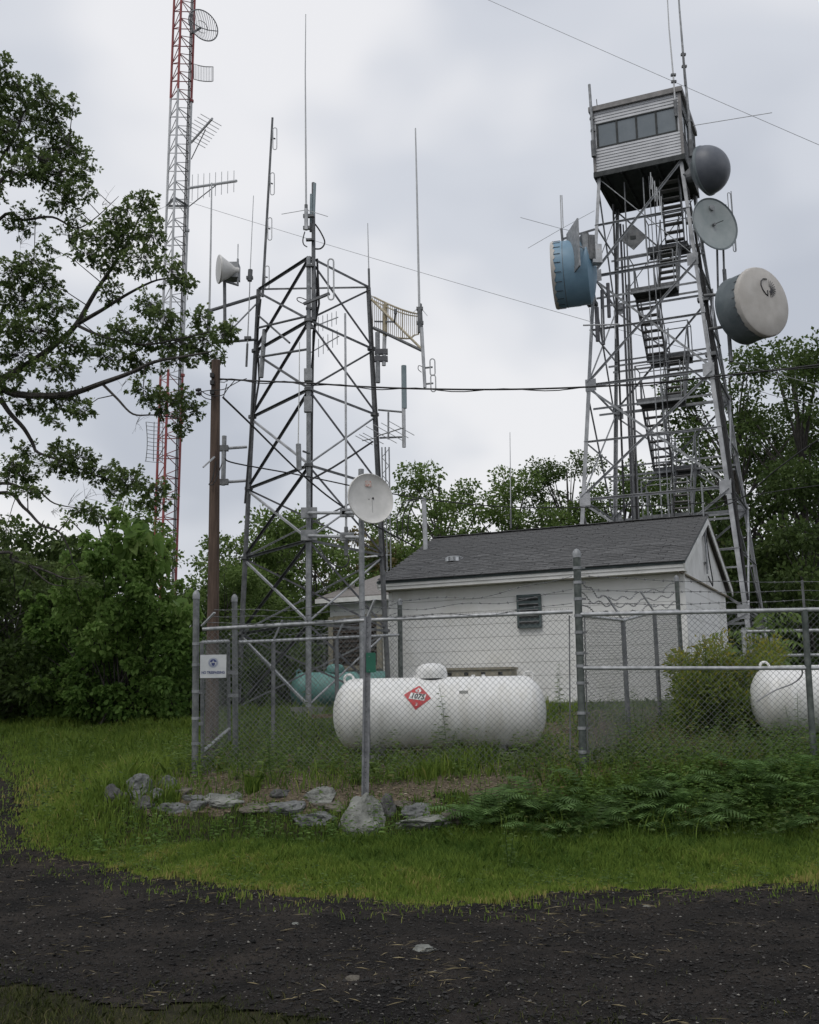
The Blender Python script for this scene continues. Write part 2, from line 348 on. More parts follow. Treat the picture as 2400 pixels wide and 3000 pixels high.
def axis(*seg):
    return np.unique(np.concatenate([np.arange(a, b, s) for a, b, s in seg]))
soil_m = mat('soil_and_turf', (.016, .016, .009), (.045, .042, .022), .97, 0, 3.0, 1.0, 40, detail=10, c3=(.07, .056, .034), spec=.15)
gx = axis((-900, -100, 80), (-100, -16, 4), (-16, 16, .14), (16, 100, 4), (100, 901, 80)); gy = axis((-80, 2, 4), (2, 27, .14), (27, 120, 4), (120, 901, 60))
X, Y = np.meshgrid(gx, gy); gridmesh('ground', X, Y, H(X, Y), np.ones((len(gy)-1, len(gx)-1), bool), soil_m, 'structure')
road_m = mat('road_cinder', (.0095, .0082, .0072), (.032, .0265, .0222), .98, 0, 1.4, 1.0, 60, detail=12, c3=(.058, .047, .036), spec=.2, lo=.38, hi=.60)
gx = np.arange(-16.5, 14, .065); gy = np.arange(4.9, 34, .065); X, Y = np.meshgrid(gx, gy)
cx, cy = (X[:-1, :-1]+.032), (Y[:-1, :-1]+.032)
ROUGH = .014*smooth_noise(X, Y, 7, 8)*smooth_noise(X, Y, 3, 2)+.009*smooth_noise(X, Y, 15, 9)
gridmesh('road', X, Y, H(X, Y)+.010+np.maximum(ROUGH, -.005), road_mask(cx, cy), road_m, 'structure')
gx = np.arange(-4.2, 7, .07); gy = np.arange(11.8, 21, .07); X, Y = np.meshgrid(gx, gy); cx, cy = (X[:-1, :-1]+.035), (Y[:-1, :-1]+.035)
bed_m = mat('chip_bed', (.055, .043, .028), (.17, .135, .09), .97, 0, 26, .8, 70, c3=(.26, .21, .15))
gridmesh('wood_chip_bed', X, Y, H(X, Y)+.006, bed_mask(cx, cy), bed_m, 'structure')
# loose stones on the road
OCT = np.array([(1, 0, 0), (0, 1, 0), (-1, 0, 0), (0, -1, 0), (0, 0, 1), (0, 0, -1)], float); OF = [(0, 1, 4), (1, 2, 4), (2, 3, 4), (3, 0, 4), (1, 0, 5), (2, 1, 5), (3, 2, 5), (0, 3, 5)]
def bits(name, px, py, size, m, tint, flat=.6, kind='stuff', label=None, cat=None, lift=.3, dz=0.0):
    n = len(px); th = rng.uniform(0, 6.28, n); sx = size*rng.uniform(.6, 1.3, n); sy = size*rng.uniform(.5, 1.0, n); sz = size*flat*rng.uniform(.6, 1.2, n)
    J = OCT[None]*(1+.35*rng.normal(size=(n, 6, 1))*.6)+.18*rng.normal(size=(n, 6, 3))
    xx = J[..., 0]*sx[:, None]; yy = J[..., 1]*sy[:, None]; zz = J[..., 2]*sz[:, None]
    c, s = np.cos(th)[:, None], np.sin(th)[:, None]; pz = H(px, py)+sz*lift+dz
    W = np.stack([px[:, None]+xx*c-yy*s, py[:, None]+xx*s+yy*c, pz[:, None]+zz], -1)
    T = np.stack([W[:, f] for f in OF], 1).reshape(-1, 3)
    o = npmesh(name, T, 3, m, None, np.repeat(tint, 8), kind)
    if label: tag(o, label, cat)
    return o
def frust(n, y0, y1, p=1.0, marg=.6):
    y = y0+(y1-y0)*rng.uniform(0, 1, n)**p; x = rng.uniform(-1, 1, n)*(.40*y+marg); return x, y
x, y = frust(95000, 4.9, 14, 1.6); k = road_mask(x, y); x, y = x[k], y[k]
sz = np.clip(rng.lognormal(-5.15, .55, len(x)), .003, .024)
tn = np.clip(rng.normal(.35, .2, len(x)), 0, 1); tn = np.where(rng.uniform(size=len(x)) < .07, rng.uniform(.6, 1, len(x)), tn); sz = np.where(tn > .75, np.minimum(sz, .012), sz)
bits('gravel', x, y, sz, peb_m, tn, .5, 'stuff', 'loose dark grit and small pale stones strewn over the track', 'gravel', dz=.014)
x, y = frust(30000, 12, 19, 1.1); k = bed_mask(x, y); x, y = x[k], y[k]
bits('wood_chips', x, y, rng.uniform(.008, .026, len(x)), chip_m, rng.uniform(0, 1, len(x)), .35, 'stuff', 'scattered tan wood chips and dead leaves around the tank enclosure', 'chips', dz=.008)
# ------------------------------------------------------------------ rocks of the low bank
def rock_mesh(w, h, dp, seed, spike=0.0):
    from mathutils import noise as mn
    r = random.Random(seed); import bmesh
    bm = bmesh.new(); bmesh.ops.create_icosphere(bm, subdivisions=4, radius=1.0); slab = h < w*.62
    pl = [(Vector((r.uniform(-1, 1), r.uniform(-1, 1), r.uniform(-.5, .9))).normalized(), r.uniform(.55, .85)) for _ in range(9)]+[(Vector((r.uniform(-.25, .25), r.uniform(-.35, .1), 1)).normalized(), r.uniform(.45, .6))]*(1 if slab else 0)
    so = V(seed*3.1, seed*1.7, 0)
    for v in bm.verts:
        c = v.co.copy()
        if spike and c.z > -.2: k = 1-spike*((c.z+.2)/1.2)**.8; c.x *= k; c.y *= k; c.x += .10*c.z
        for n, d in pl:
            t = c.dot(n)
            if t > d: c -= n*(t-d)*.95
        q = v.co*1.3+so; f = .16*mn.noise(q)+.09*mn.noise(q*2.6)+.05*mn.noise(q*6)+.03*mn.noise(q*14)
        if slab: f += .05*mn.noise(V(c.x*.8, c.y*.8, c.z*9)+so)
        c += v.co*f
        v.co = (c.x*w/2*1.12, c.y*dp/2*1.12, c.z*h*.66+h*.35)
    me = bpy.data.meshes.new('rock'); bm.to_mesh(me); bm.free(); return me
ROCKS = [(400, 2322, 78, 62, 0, 'rounded grey boulder, tallest at the left end of the bank', .15), (490, 2312, 62, 42, 0, 'grey stone just right of the rounded boulder', 0), (382, 2342, 62, 36, 0, 'low grey stone under the rounded boulder', 0),
 (330, 2352, 56, 56, 3, 'mossy dark stone at the far left end of the bank', 0), (453, 2338, 46, 32, 0, 'small egg shaped stone below the rounded boulder', 0), (522, 2334, 72, 32, 2, 'smooth orange tan stone near the left end', 0), (560, 2350, 60, 26, 0, 'small flat grey stone right of the orange tan one', 0),
 (422, 2368, 60, 40, 3, 'dark stone in front of the left pile', 0), (505, 2386, 92, 36, 0, 'flat blue grey stone low in the grass', 0), (572, 2372, 62, 38, 0, 'tilted grey stone beside the flat blue grey one', 0), (645, 2362, 134, 38, 1, 'long flat pale stone pointing up to the right', 0), (692, 2350, 42, 28, 1, 'small pale stone on the end of the long flat one', 0),
 (745, 2385, 116, 36, 2, 'long tan slab sunk in the grass', 0), (822, 2340, 66, 32, 3, 'dark flat stone capping the tan slabs', 0), (838, 2388, 110, 44, 0, 'tilted tan slab under the dark flat stone', 0), (936, 2352, 90, 54, 1, 'angular blue grey boulder left of the pointed boulder', .1), (965, 2378, 104, 34, 2, 'brown stone under the angular boulder', 0),
 (920, 2428, 136, 54, 0, 'wide grey slab at the foot of the pointed boulder', 0), (1062, 2440, 132, 130, 1, 'large pale pointed boulder in front of the sign post', .62), (1137, 2392, 48, 64, 3, 'dark upright stone right of the pointed boulder', .3), (1190, 2376, 64, 32, 2, 'small brown stone between the upright stone and the ledge', 0),
 (1218, 2392, 96, 52, 0, 'grey block resting on the pale ledge', 0), (1245, 2428, 170, 52, 1, 'flat pale ledge stone beside the ferns', 0), (1330, 2420, 80, 50, 2, 'brown stone half hidden by weeds right of the ledge', 0),
 (1245, 2792, 74, 30, 1, 'flat pale stone lying in the dark track', 0), (1895, 2662, 22, 13, 1, 'tiny white stone at the far side of the track', 0), (1033, 2882, 46, 24, 2, 'brown stone lying near the front of the track', 0), (866, 2716, 26, 14, 1, 'small pale stone on the left part of the track', 0)]
for i, (px, py, w, h, mi, lb, sp) in enumerate(ROCKS):
    g = gnd(px, py); s = g.y/FPX; me = rock_mesh(w*s, h*s, w*s*(.75 if h < w*.6 else .9), i*3+1, sp); me.materials.append(rock_ms[mi])
    o = bpy.data.objects.new('rock', me); o.location = g-V(0, -w*s*.2, h*s*(.14 if sp < .3 else .12)); o.rotation_euler = (0, rnd.uniform(-.12, .12), rnd.uniform(-.3, .3)); col.objects.link(o); tag(o, lb, 'rock', 'rocks of the low bank' if i < 24 else None)
# ------------------------------------------------------------------ white equipment building
HR = .4245; hl = V(-math.cos(HR), math.sin(HR), 0); hd = V(math.sin(HR), math.cos(HR), 0); HA = V(5.38, 21.0, 0); HL, HD = 6.70, 6.49; ZF, ZT, ZR = 4.034, .197, 5.616; ZG = 1.53
def hp(a, b, z): p = HA+hl*a+hd*b; return V(p.x, p.y, z)
house = thing('equipment_building', 'low white building with dark shingled gable roof behind the white tank', 'building', hp(HL/2, HD/2, ZG))
WF, WB, WR, WL = .34, HD-.34, .13, HL-.16
m = MB(); m.add([hp(WL-.02, WF+.02, ZG+.02), hp(WR+.02, WF+.02, ZG+.02), hp(WR+.02, WB-.02, ZG+.02), hp(WL-.02, WB-.02, ZG+.02), hp(WL-.02, WF+.02, ZF), hp(WR+.02, WF+.02, ZF), hp(WR+.02, WB-.02, ZF), hp(WL-.02, WB-.02, ZF)], [(0, 1, 5, 4), (1, 2, 6, 5), (2, 3, 7, 6), (3, 0, 4, 7), (4, 5, 6, 7)])
wall = m.build('wall', wall_w, house)
nb = 9; hb = (ZF-ZG)/nb
for i in range(nb):                                            # courses of the painted wall, each proud of its joint
    z0 = ZG+i*hb+(.0035 if i else 0); z1 = ZG+(i+1)*hb
    lean = .0
    b = MB(); b.add([hp(WL, WF+.012, z0), hp(WR, WF+.012, z0), hp(WR, WF, z0+.004), hp(WL, WF, z0+.004), hp(WR, WF, z1-.004), hp(WL, WF, z1-.004), hp(WR, WF+.012, z1), hp(WL, WF+.012, z1)], [(0, 1, 2, 3), (3, 2, 4, 5), (5, 4, 6, 7)])
    b.build('wall_course', wall_w, wall)
    b = MB(); b.add([hp(WR+.008, WF, z0), hp(WR+.008, WB, z0), hp(WR, WB, z0+.003), hp(WR, WF+.001, z0+.003), hp(WR, WB, z1-.003), hp(WR, WF+.001, z1-.003), hp(WR+.008, WB, z1), hp(WR+.008, WF, z1)], [(0, 1, 2, 3), (3, 2, 4, 5), (5, 4, 6, 7)])
    b.build('wall_course', wall_w, wall)
m = MB(); m.add([hp(WL+.03, WF-.03, ZG-.5), hp(WR-.03, WF-.03, ZG-.5), hp(WR-.03, WB, ZG-.5), hp(WL+.03, WB, ZG-.5), hp(WL+.03, WF-.03, ZG), hp(WR-.03, WF-.03, ZG), hp(WR-.03, WB, ZG), hp(WL+.03, WB, ZG)], [(0, 1, 5, 4), (1, 2, 6, 5), (2, 3, 7, 6), (3, 0, 4, 7), (4, 5, 6, 7)])
m.build('base_band', concrete, house)  # plain dark grey band along the foot of the walls
# gables
for a, s in ((WR, -1), (WL, 1)):
    m = MB(); pts = [hp(a, .05, ZF), hp(a, HD/2, ZR-.10), hp(a, HD-.05, ZF)]; off = hl*(.02*s)
    m.add([p+off for p in pts]+[p-off for p in pts], [(0, 1, 2), (5, 4, 3), (0, 3, 4, 1), (1, 4, 5, 2), (2, 5, 3, 0)]); m.build('gable_panel', trim_w if s < 0 else wall_w, house)
    MB().beam(hp(a, .05, ZF-.012)+hl*(s*.035), hp(a, HD-.05, ZF-.012)+hl*(s*.035), .05, .03).build('gable_drip_board', trimb, house)
roof = thing('roof', '', '', hp(HL/2, HD/2, ZF)); 
for k_ in ('label', 'category'): del roof[k_]
roof.parent = house; roof.location = hp(HL/2, HD/2, ZF)-ORG[house.name]
ze = ZF+ZT
def slab(b0, z0, b1, z1, t=.05):
    m = MB(); A = [hp(-.02, b0, z0), hp(HL+.02, b0, z0), hp(HL+.02, b1, z1), hp(-.02, b1, z1)]; m.add(A+[p-UP*t for p in A], [(3, 2, 1, 0), (4, 5, 6, 7), (0, 1, 5, 4), (1, 2, 6, 5), (2, 3, 7, 6), (3, 0, 4, 7)]); return m
slab(-.03, ze, HD/2, ZR).build('roof_deck', drip_m, roof); slab(HD+.03, ze, HD/2, ZR, .051).build('roof_deck', shedroof, roof)
sv = hp(0, HD/2, ZR)-hp(0, -.03, ze); SL = sv.length; sv.normalize(); sn = (-hl).cross(sv).normalized()
if sn.z < 0: sn = -sn
rows = int(SL/.128)+1; expo = SL/rows; sh = []; sw_ = .305; cols_ = int((HL+.04)/sw_)+1
for r_ in range(rows):
    for c_ in range(-1, cols_+1):
        a0 = -.03+c_*sw_+(r_ % 2)*sw_*.5+rnd.uniform(-.012, .012); a1 = a0+sw_-.006
        a0 = max(a0, -.03); a1 = min(a1, HL+.03)
        if a1-a0 < .06: continue
        sh.append((r_, (a0+a1)/2, (a1-a0)/2))
def shingle_geo(m, c, hw, up_):
    m.box(c, hl*hw, sv*(expo*.72), sn*.006)
base_m = {}
def shingle_pos(r_, ac):
    return hp(ac, 0, 0)-hp(0, 0, 0)+hp(0, -.03, ze)+sv*(expo*(r_+.60))+sn*(.016+rnd.uniform(0, .004))-sv*.03
tilt = .055
svt = (sv-sn*tilt).normalized(); snt = (sn+sv*tilt).normalized()
for vi in range(3):
    mm = MB(); mm.box((0, 0, 0), hl*.1495, svt*(expo*.72), snt*(.006+.002*vi)); me = bpy.data.meshes.new('shingle'); me.from_pydata([tuple(v) for v in mm.v], [], mm.f); me.materials.append(shingle_m); base_m[vi] = me
rest = MB(); cnt = 0; ro = ORG[roof.name]
for r_, ac, hw in sh:
    p = shingle_pos(r_, ac)
    if cnt < 292 and hw > .14:
        o = bpy.data.objects.new('shingle', base_m[rnd.randrange(3)]); o.parent = roof; o.location = p-ro; col.objects.link(o); cnt += 1
    else: rest.box(p, hl*hw, svt*(expo*.72), snt*(.006+rnd.uniform(0, .004)))
rest.build('shingle_field', shingle_m, roof, kind='stuff')
rc_ = MB()
for i in range(22): a = -.02+i*(HL+.04)/22; rc_.box(hp(a+.15, HD/2, ZR+.018+(i % 2)*.006), hl*.157, hd*.13, UP*.008)
rc_.build('ridge_cap', shingle_m, roof)
MB().beam(hp(-.01, 0, ZF+ZT-.075), hp(HL+.01, 0, ZF+ZT-.075), .03, .09).build('fascia_board', trim_w, house)
MB().beam(hp(-.01, .02, ZF+.045), hp(HL+.01, .02, ZF+.045), .03, .085).build('fascia_board', trim_w, house)
MB().beam(hp(-.02, -.02, ze-.03), hp(HL+.02, -.02, ze-.03), .03, .05).build('drip_edge', drip_m, house)
MB().box(hp(HL/2, WF/2+.02, ZF+.012), hl*(HL/2-.02), hd*(WF/2-.0), UP*.01).build('soffit', soffit_m, house)
for a, s in ((-.005, -1), (HL+.005, 1)):
    for b0, b1 in ((-.02, HD/2), (HD+.02, HD/2)):
        MB().beam(hp(a, b0, ze-.12), hp(a, b1, ZR-.12), .026, .14).build('rake_board', trim_w, house)
        MB().beam(hp(a-.018*(-s)*-1, b0, ze-.035), hp(a-.018*(-s)*-1, b1, ZR-.035), .02, .05).build('rake_trim', soffit_m, house)
for a in (WR+.015, WL-.015): MB().box(hp(a-.03 if a < 1 else a+.03, WF-.006, (ZG+ZF)/2), hl*.045, hd*.02, UP*((ZF-ZG)/2-.005)).build('corner_board', trim_w, house)
def hpx(px, py, b):                      # point of the front plane at offset b seen on that sight line
    d = ray(px, py); o = hp(0, b, 0); t = (o.x*hd.x+o.y*hd.y)/(d.x*hd.x+d.y*hd.y); p = d*t; return V(p.x, p.y, p.z+EYE)
vc = hpx(1553, 1791, WF); vent = MB().box(vc-hd*.03, hl*.235, hd*.03, UP*.33).build('louver_vent', vent_m, house)
fr = MB()
for a, b, c_, d_ in ((-.24, 0, .025, .34), (.24, 0, .025, .34), (0, .33, .26, .022), (0, -.33, .26, .022)): fr.box(vc-hd*.05+hl*a+UP*b, hl*c_, hd*.03, UP*d_)
fr.build('vent_frame', vent_m, vent)
for i in range(5): MB().box(vc-hd*.075+UP*(-.245+i*.122), hl*.215, hd*.035-UP*.028, UP*.008+hd*.004).build('slat', galvd, vent)
rv = hp(0, 0, 0); rp_ = hpx(1331, 1650, 1.15); tv = MB(); tv.lathe(rp_, UP, [(.15, -.15), (.15, .02), (.19, .03), (.19, .13), (.16, .15), (.02, .16)], 20, True, True)
turb = tv.build('roof_vent', galv, house)
for i in range(10):
    t = 2*math.pi*i/10; MB().box(rp_+V(math.cos(t)*.192, math.sin(t)*.192, .08), V(-math.sin(t), math.cos(t), 0)*.035, V(math.cos(t), math.sin(t), 0)*.005, UP*.045).build('vent_fin', silver, turb)
# service mast and conduit on the gable
gm = thing('service_mast', 'thin grey conduit mast with looped cable on the white gable', 'mast', hp(WR-.06, HD/2-.1, ZF+.1))
ptube('pipe', hp(WR-.08, HD/2-.15, ZF+.25), hp(WR-.08, HD/2-.15, ZR+.75), .02, galv, gm); ptube('conduit', hp(WR-.07, HD/2-.02, ZF+.35), hp(WR-.07, HD/2-.02, ZR-.25), .028, galvl, gm)
for z in (ZF+.5, ZR-.45): MB().box(hp(WR-.06, HD/2-.09, z), hd*.14, hl*.02, UP*.015).build('clamp', galvd, gm)
pp = [hp(WR-.09, HD/2-.12, ZR+.6), hp(WR-.09, HD/2-.1, ZR-.4), hp(WR-.1, HD/2+.1, ZF+.6), hp(WR-.1, HD/2+.42, ZF+.15), hp(WR-.1, HD/2+.35, ZF+.02), hp(WR-.08, HD/2-.05, ZF+.2)]
MB().path(pp, .014, 6).build('cable_loop', black_m, gm)
wp = thing('vent_pipe', 'light grey vertical pipe rising behind the left end of the dark roof', 'pipe', hp(5.75, 2.5, ZG)); q0 = hp(5.75, 2.55, ZF)
qq = at(1249, 1600, q0.y); q1 = at(1242, 1463, q0.y); ptube('pipe', (qq.x, qq.y, ZF+.3), q1, .055, galvl, wp); MB().lathe(q1, UP, [(.07, -.03), (.07, .02), (.02, .04)], 12, True, True).build('cap', galvl, wp)
for k_ in range(3): MB().path([q1+V(-.1-.07*k_, 0, .02-.0*k_), q1+V(-.25-.12*k_, 0, -.05), q1+V(-.38-.14*k_, 0, -.4), q1+V(-.42-.12*k_, 0, -.95)], .016, 6).build('cable', black_m, wp)
# tan cabinet behind the tank
cb = thing('utility_cabinet', 'low tan cabinet with dark slots standing against the white wall', 'cabinet', hp(3.2, WF-.3, ZG)); c0 = hpx(1300, 1966, WF-.35); c1 = hpx(1505, 1962, WF-.35)
MB().box((c0+c1)/2-UP*((c0.z-ZG)/2-.0), (c1-c0)/2, hd*.2, UP*((c0.z-ZG)/2)).build('case', tan_m, cb); MB().box((c0+c1)/2+UP*.03, (c1-c0)/2*1.03, hd*.23, UP*.025).build('top', tan_m, cb)
for k_ in range(4): MB().box(c0.lerp(c1, .14+.24*k_)-hd*.205-UP*.07, (c1-c0).normalized()*.045, hd*.01, UP*.03).build('slot', blackp, cb)
# ------------------------------------------------------------------ small shed beyond
shed = thing('small_shed', 'small white shed with brown louvred window behind the lattice tower', 'shed', (-2.2, 30.5, 1.53))
e0 = at(928, 1775, 29.5); e1 = at(1135, 1757, 28.6); sx = (e1-e0); sx.z = 0; sx.normalize(); sx_ = sx; sy_ = V(-sx.y, sx.x, 0); zE = 4.35
def sp(a, b, z): p = e0+sx_*a+sy_*b; return V(p.x, p.y, z)
SW = 3.4
m = MB(); m.add([sp(.25, .3, 1.3), sp(SW-.2, .3, 1.3), sp(SW-.2, 3.2, 1.3), sp(.25, 3.2, 1.3), sp(.25, .3, zE), sp(SW-.2, .3, zE), sp(SW-.2, 3.2, zE), sp(.25, 3.2, zE)], [(0, 1, 5, 4), (1, 2, 6, 5), (2, 3, 7, 6), (3, 0, 4, 7), (4, 5, 6, 7)]); m.build('wall', wall_w, shed)
m = MB(); R4 = [sp(0, 0, zE+.1), sp(SW, 0, zE+.1), sp(SW, 3.5, zE+.1), sp(0, 3.5, zE+.1), sp(1.05, 1.75, zE+.83), sp(SW-.3, 1.75, zE+.83)]; m.add(R4+[p-UP*.06 for p in R4[:4]], [(0, 1, 5, 4), (1, 2, 5), (2, 3, 4, 5), (3, 0, 4), (6, 7, 1, 0), (9, 8, 7, 6), (7, 8, 2, 1), (8, 9, 3, 2), (9, 6, 0, 3)]); m.build('roof', shedroof, shed)
MB().beam(sp(-.02, -.02, zE+.0), sp(SW+.02, -.02, zE+.0), .04, .12).build('fascia_board', trim_w, shed); MB().beam(sp(-.02, -.02, zE+.0), sp(-.02, 3.5, zE+.0), .04, .12).build('fascia_board', trim_w, shed)
wn = MB().box(sp(1.05, .28, zE-1.15), sx_*.68, sy_*.03, UP*.62).build('window', brownl, shed); fr = MB()
for a, b, c_, d_ in ((-.74, 0, .07, .72), (.74, 0, .07, .72), (0, .68, .66, .06), (0, -.68, .66, .06)): fr.box(sp(1.05, .25, zE-1.15)+sx_*a+UP*b, sx_*c_, sy_*.04, UP*d_)
fr.build('window_frame', tan_m, wn)
for i in range(9): MB().box(sp(1.05, .23, zE-1.15-.52+i*.13), sx_*.65, sy_*.03-UP*.02, UP*.008).build('slat', brownl, wn)
MB().box(sp(2.75, .2, zE-1.2), sx_*.3, sy_*.1, UP*.35).build('meter_box', trim_w, shed)
# ------------------------------------------------------------------ triangular lattice tower
TB = [at(904, 2068, 20.0), V(0, 0, 0), V(0, 0, 0)]; TT = [at(904, 751, 20.3)]
zb, zt = TB[0].z-.05, TT[0].z
def leg_pt(u, v, D, z): p = U(u, v, D); return V(p.x, p.y, z)
TB = [V(TB[0].x, 20.0, zb), leg_pt(501, 1483, 22.65, zb), leg_pt(820, 1481, 22.65, zb)]; TT = [V(TT[0].x, 20.35, zt), leg_pt(545, 612, 22.0, zt), leg_pt(776, 613, 22.0, zt)]
tower = thing('lattice_tower', 'three legged grey pipe lattice tower with pointed mast between pole and white building', 'tower', (sum((p.x for p in TB))/3, sum(p.y for p in TB)/3, zb))
def TP(i, z): t = (z-zb)/(zt-zb); return TB[i].lerp(TT[i], t)
def z_on_leg(i, v):
    lo, hi = zb-2, zt+3
    for _ in range(50):
        mz = (lo+hi)/2; p = TP(i, mz); q = RC.transposed() @ (p-V(0, 0, EYE)); yy = 1500-FPX*q.y/-q.z
        if yy < v*KU: hi = mz
        else: lo = mz
    return lo
TZ = [zt]+[z_on_leg(0, v) for v in (675, 820, 980, 1138, 1313)]+[zb+.02]
for i in range(3):
    for k_ in range(6): ptube('leg', TP(i, TZ[k_+1]), TP(i, TZ[k_]), (.045, .05, .05)[i] if k_ < 4 else .054, galv if i == 0 else galvd, tower)
    for k_ in range(1, 6): MB().lathe(TP(i, TZ[k_]), UP, [(.09, -.03), (.09, .03)], 10, True, True).build('flange', galvd, tower)
    MB().box(TB[i]-UP*.1, V(.3, 0, 0), V(0, .3, 0), UP*.13).build('footing', concrete, tower)
for (i, j) in ((0, 1), (0, 2), (1, 2)):
    for k_ in range(6):
        back = i == 1
        if not back or k_ == 0: MB().angle(TP(i, TZ[k_]), TP(j, TZ[k_]), .052 if not back else .04, .008).build('girt', galvd, tower)
        if back and k_ < 3: continue
        off = V(0, .02, 0); w = .048 if not back else .038
        MB().angle(TP(i, TZ[k_]-.03), TP(j, TZ[k_+1]+.05), w, .008).build('brace', tower_dark, tower)
        MB().angle(TP(j, TZ[k_]-.06)+off, TP(i, TZ[k_+1]+.03)+off, w*.85, .008).build('brace', tower_steel if k_ > 1 else galvd, tower)  # lower ones in paler steel: light from above put into the colour
# top mast and clamps on the front leg
apex = TP(0, zt)
ptube('top_mast', TP(0, TZ[1])+V(.1, -.02, 0), U(660, 385, 20.45), .045, galvd, tower, .035)
for v in (455, 505, 560, 650, 690): MB().box(U(653, v, 20.3), V(.08, 0, 0), V(0, .04, 0), V(0, 0, .02)).build('clamp', galvd, tower)
for v, hh in ((790, .16), (852, .2)): MB().box(U(649, v, 19.93), V(.075, 0, 0), V(0, .06, 0), V(0, 0, hh*.75)).build('junction_box', galv, tower)
for pts in ([(662, 560), (668, 610), (664, 680), (655, 800), (654, 950)], [(668, 545), (672, 640), (660, 700), (657, 900), (656, 1100), (655, 1300)], [(780, 630), (787, 760), (795, 900), (803, 1060), (812, 1200)], [(545, 640), (540, 760), (532, 860), (524, 960), (516, 1060)], [(549, 630), (542, 700), (546, 800), (530, 900)]):
    D0 = 20.5 if pts[0][0] > 600 and pts[0][0] < 700 else 22.0
    MB().path([U(u, v, D0) for u, v in pts], .022, 6).build('feed_cable', black_m, tower)
MB().path([U(655, 1010, 20.1), U(700, 985, 20.8), U(740, 960, 21.4), U(785, 930, 22)], .02, 6).build('feed_cable', black_m, tower)
# side arms
def arm(name, lbl, p, q, r, m=galv, cat='bracket'): 
    o = MB().tube(p, q, r*.72, n=8).build(name, m, tower, True); return o
arm('side_arm', '', U(440, 655, 21.3), U(548, 622, 22.05), .05, galvd); arm('side_arm', '', U(450, 722, 21.3), U(540, 715, 22.05), .04, galvd); arm('arm_strut', '', U(462, 720, 21.3), U(540, 640, 22.0), .025, galv)
arm('side_arm', '', U(463, 945, 22.2), U(520, 941, 22.45), .045, galvl); arm('side_arm', '', U(463, 1016, 22.3), U(520, 1012, 22.5), .045, galvl)
arm('side_arm', '', U(787, 690, 22.0), U(888, 738, 21.4), .045, galvd); arm('arm_strut', '', U(782, 630, 22.0), U(888, 735, 21.4), .035, grid_y)
arm('side_arm', '', U(797, 863, 22.2), U(852, 868, 21.9), .03, galv); arm('side_arm', '', U(800, 922, 22.3), U(852, 920, 21.9), .03, galv)
arm('side_arm', '', U(545, 690, 21.9), U(650, 665, 20.3), .035, galvd); arm('side_arm', '', U(545, 752, 21.9), U(650, 735, 20.3), .035, galvd); arm('side_arm', '', U(638, 950, 20.0), U(652, 955, 20.1), .03, galvd)
arm('side_arm', '', U(610, 722, 20.8), U(545, 665, 22.0), .03, galvd)
arm('side_arm', '', U(645, 1080, 20.05), U(765, 1080, 17.6), .04, galvl); arm('side_arm', '', U(645, 1128, 20.05), U(765, 1132, 17.6), .04, galvl)
for v in (1080, 1127): MB().box(U(651, v, 19.95), V(.15, 0, 0), V(0, .04, 0), V(0, 0, .1)).build('clamp_plate', galv, tower)
for v in (1080, 1130): MB().box(U(731, v, 18.3), V(.12, 0, 0), V(0, .04, 0), V(0, 0, .07)).build('clamp_plate', galv, tower)
# ------------------------------------------------------------------ fire lookout tower
FR_ = .407; fl = V(math.cos(FR_), -math.sin(FR_), 0); fd = V(math.sin(FR_), math.cos(FR_), 0); FC = V(7.226, 29.697, 0); FZB, FZT = 1.45, 16.533; FB, FT = 2.35, 1.2
def fh(z): return FB+(FT-FB)*(z-1.6)/(FZT-1.6)
def fp(a, b, z): p = FC+fl*a+fd*b; return V(p.x, p.y, z)       # a to the right along the front, b to the back
def fleg(sa, sb, z): h = fh(z); return fp(sa*h, sb*h, z)
ft = thing('fire_tower', 'tall grey steel fire lookout tower with a windowed cab on top', 'tower', fp(0, 0, FZB))
FL = [FZT, 13.4, 10.15, 6.9, 3.65, FZB]
COR = [(1, -1), (-1, -1), (-1, 1), (1, 1)]
for sa, sb in COR:
    for k_ in range(5):
        p, q = fleg(sa, sb, FL[k_+1]), fleg(sa, sb, FL[k_]); mm = MB(); ax = -fl*sa; bx = -fd*sb; w = .10 if k_ > 1 else .085
        for dr, ot in ((ax, bx), (bx, ax)): mm.box((p+q)/2+dr*w/2, dr*w/2, ot*.010, (q-p)/2)
        mm.build('leg', tower_steel if sb < 0 or k_ > 1 else galv, ft)
    MB().box(fleg(sa, sb, FZB)-UP*.15, fl*.4, fd*.4, UP*.25).build('footing', concrete, ft)
    for z in FL[1:5]:
        g = fleg(sa, sb, z); MB().box(g-fl*sa*.1-fd*sb*.0+fd*sb*.025, fl*.15, fd*.008, UP*.17).build('gusset_plate', tower_steel, ft)
def girt(p, q, w=.10, m=None): return MB().angle(p, q, w, .012).build('girt', m or tower_steel, ft)
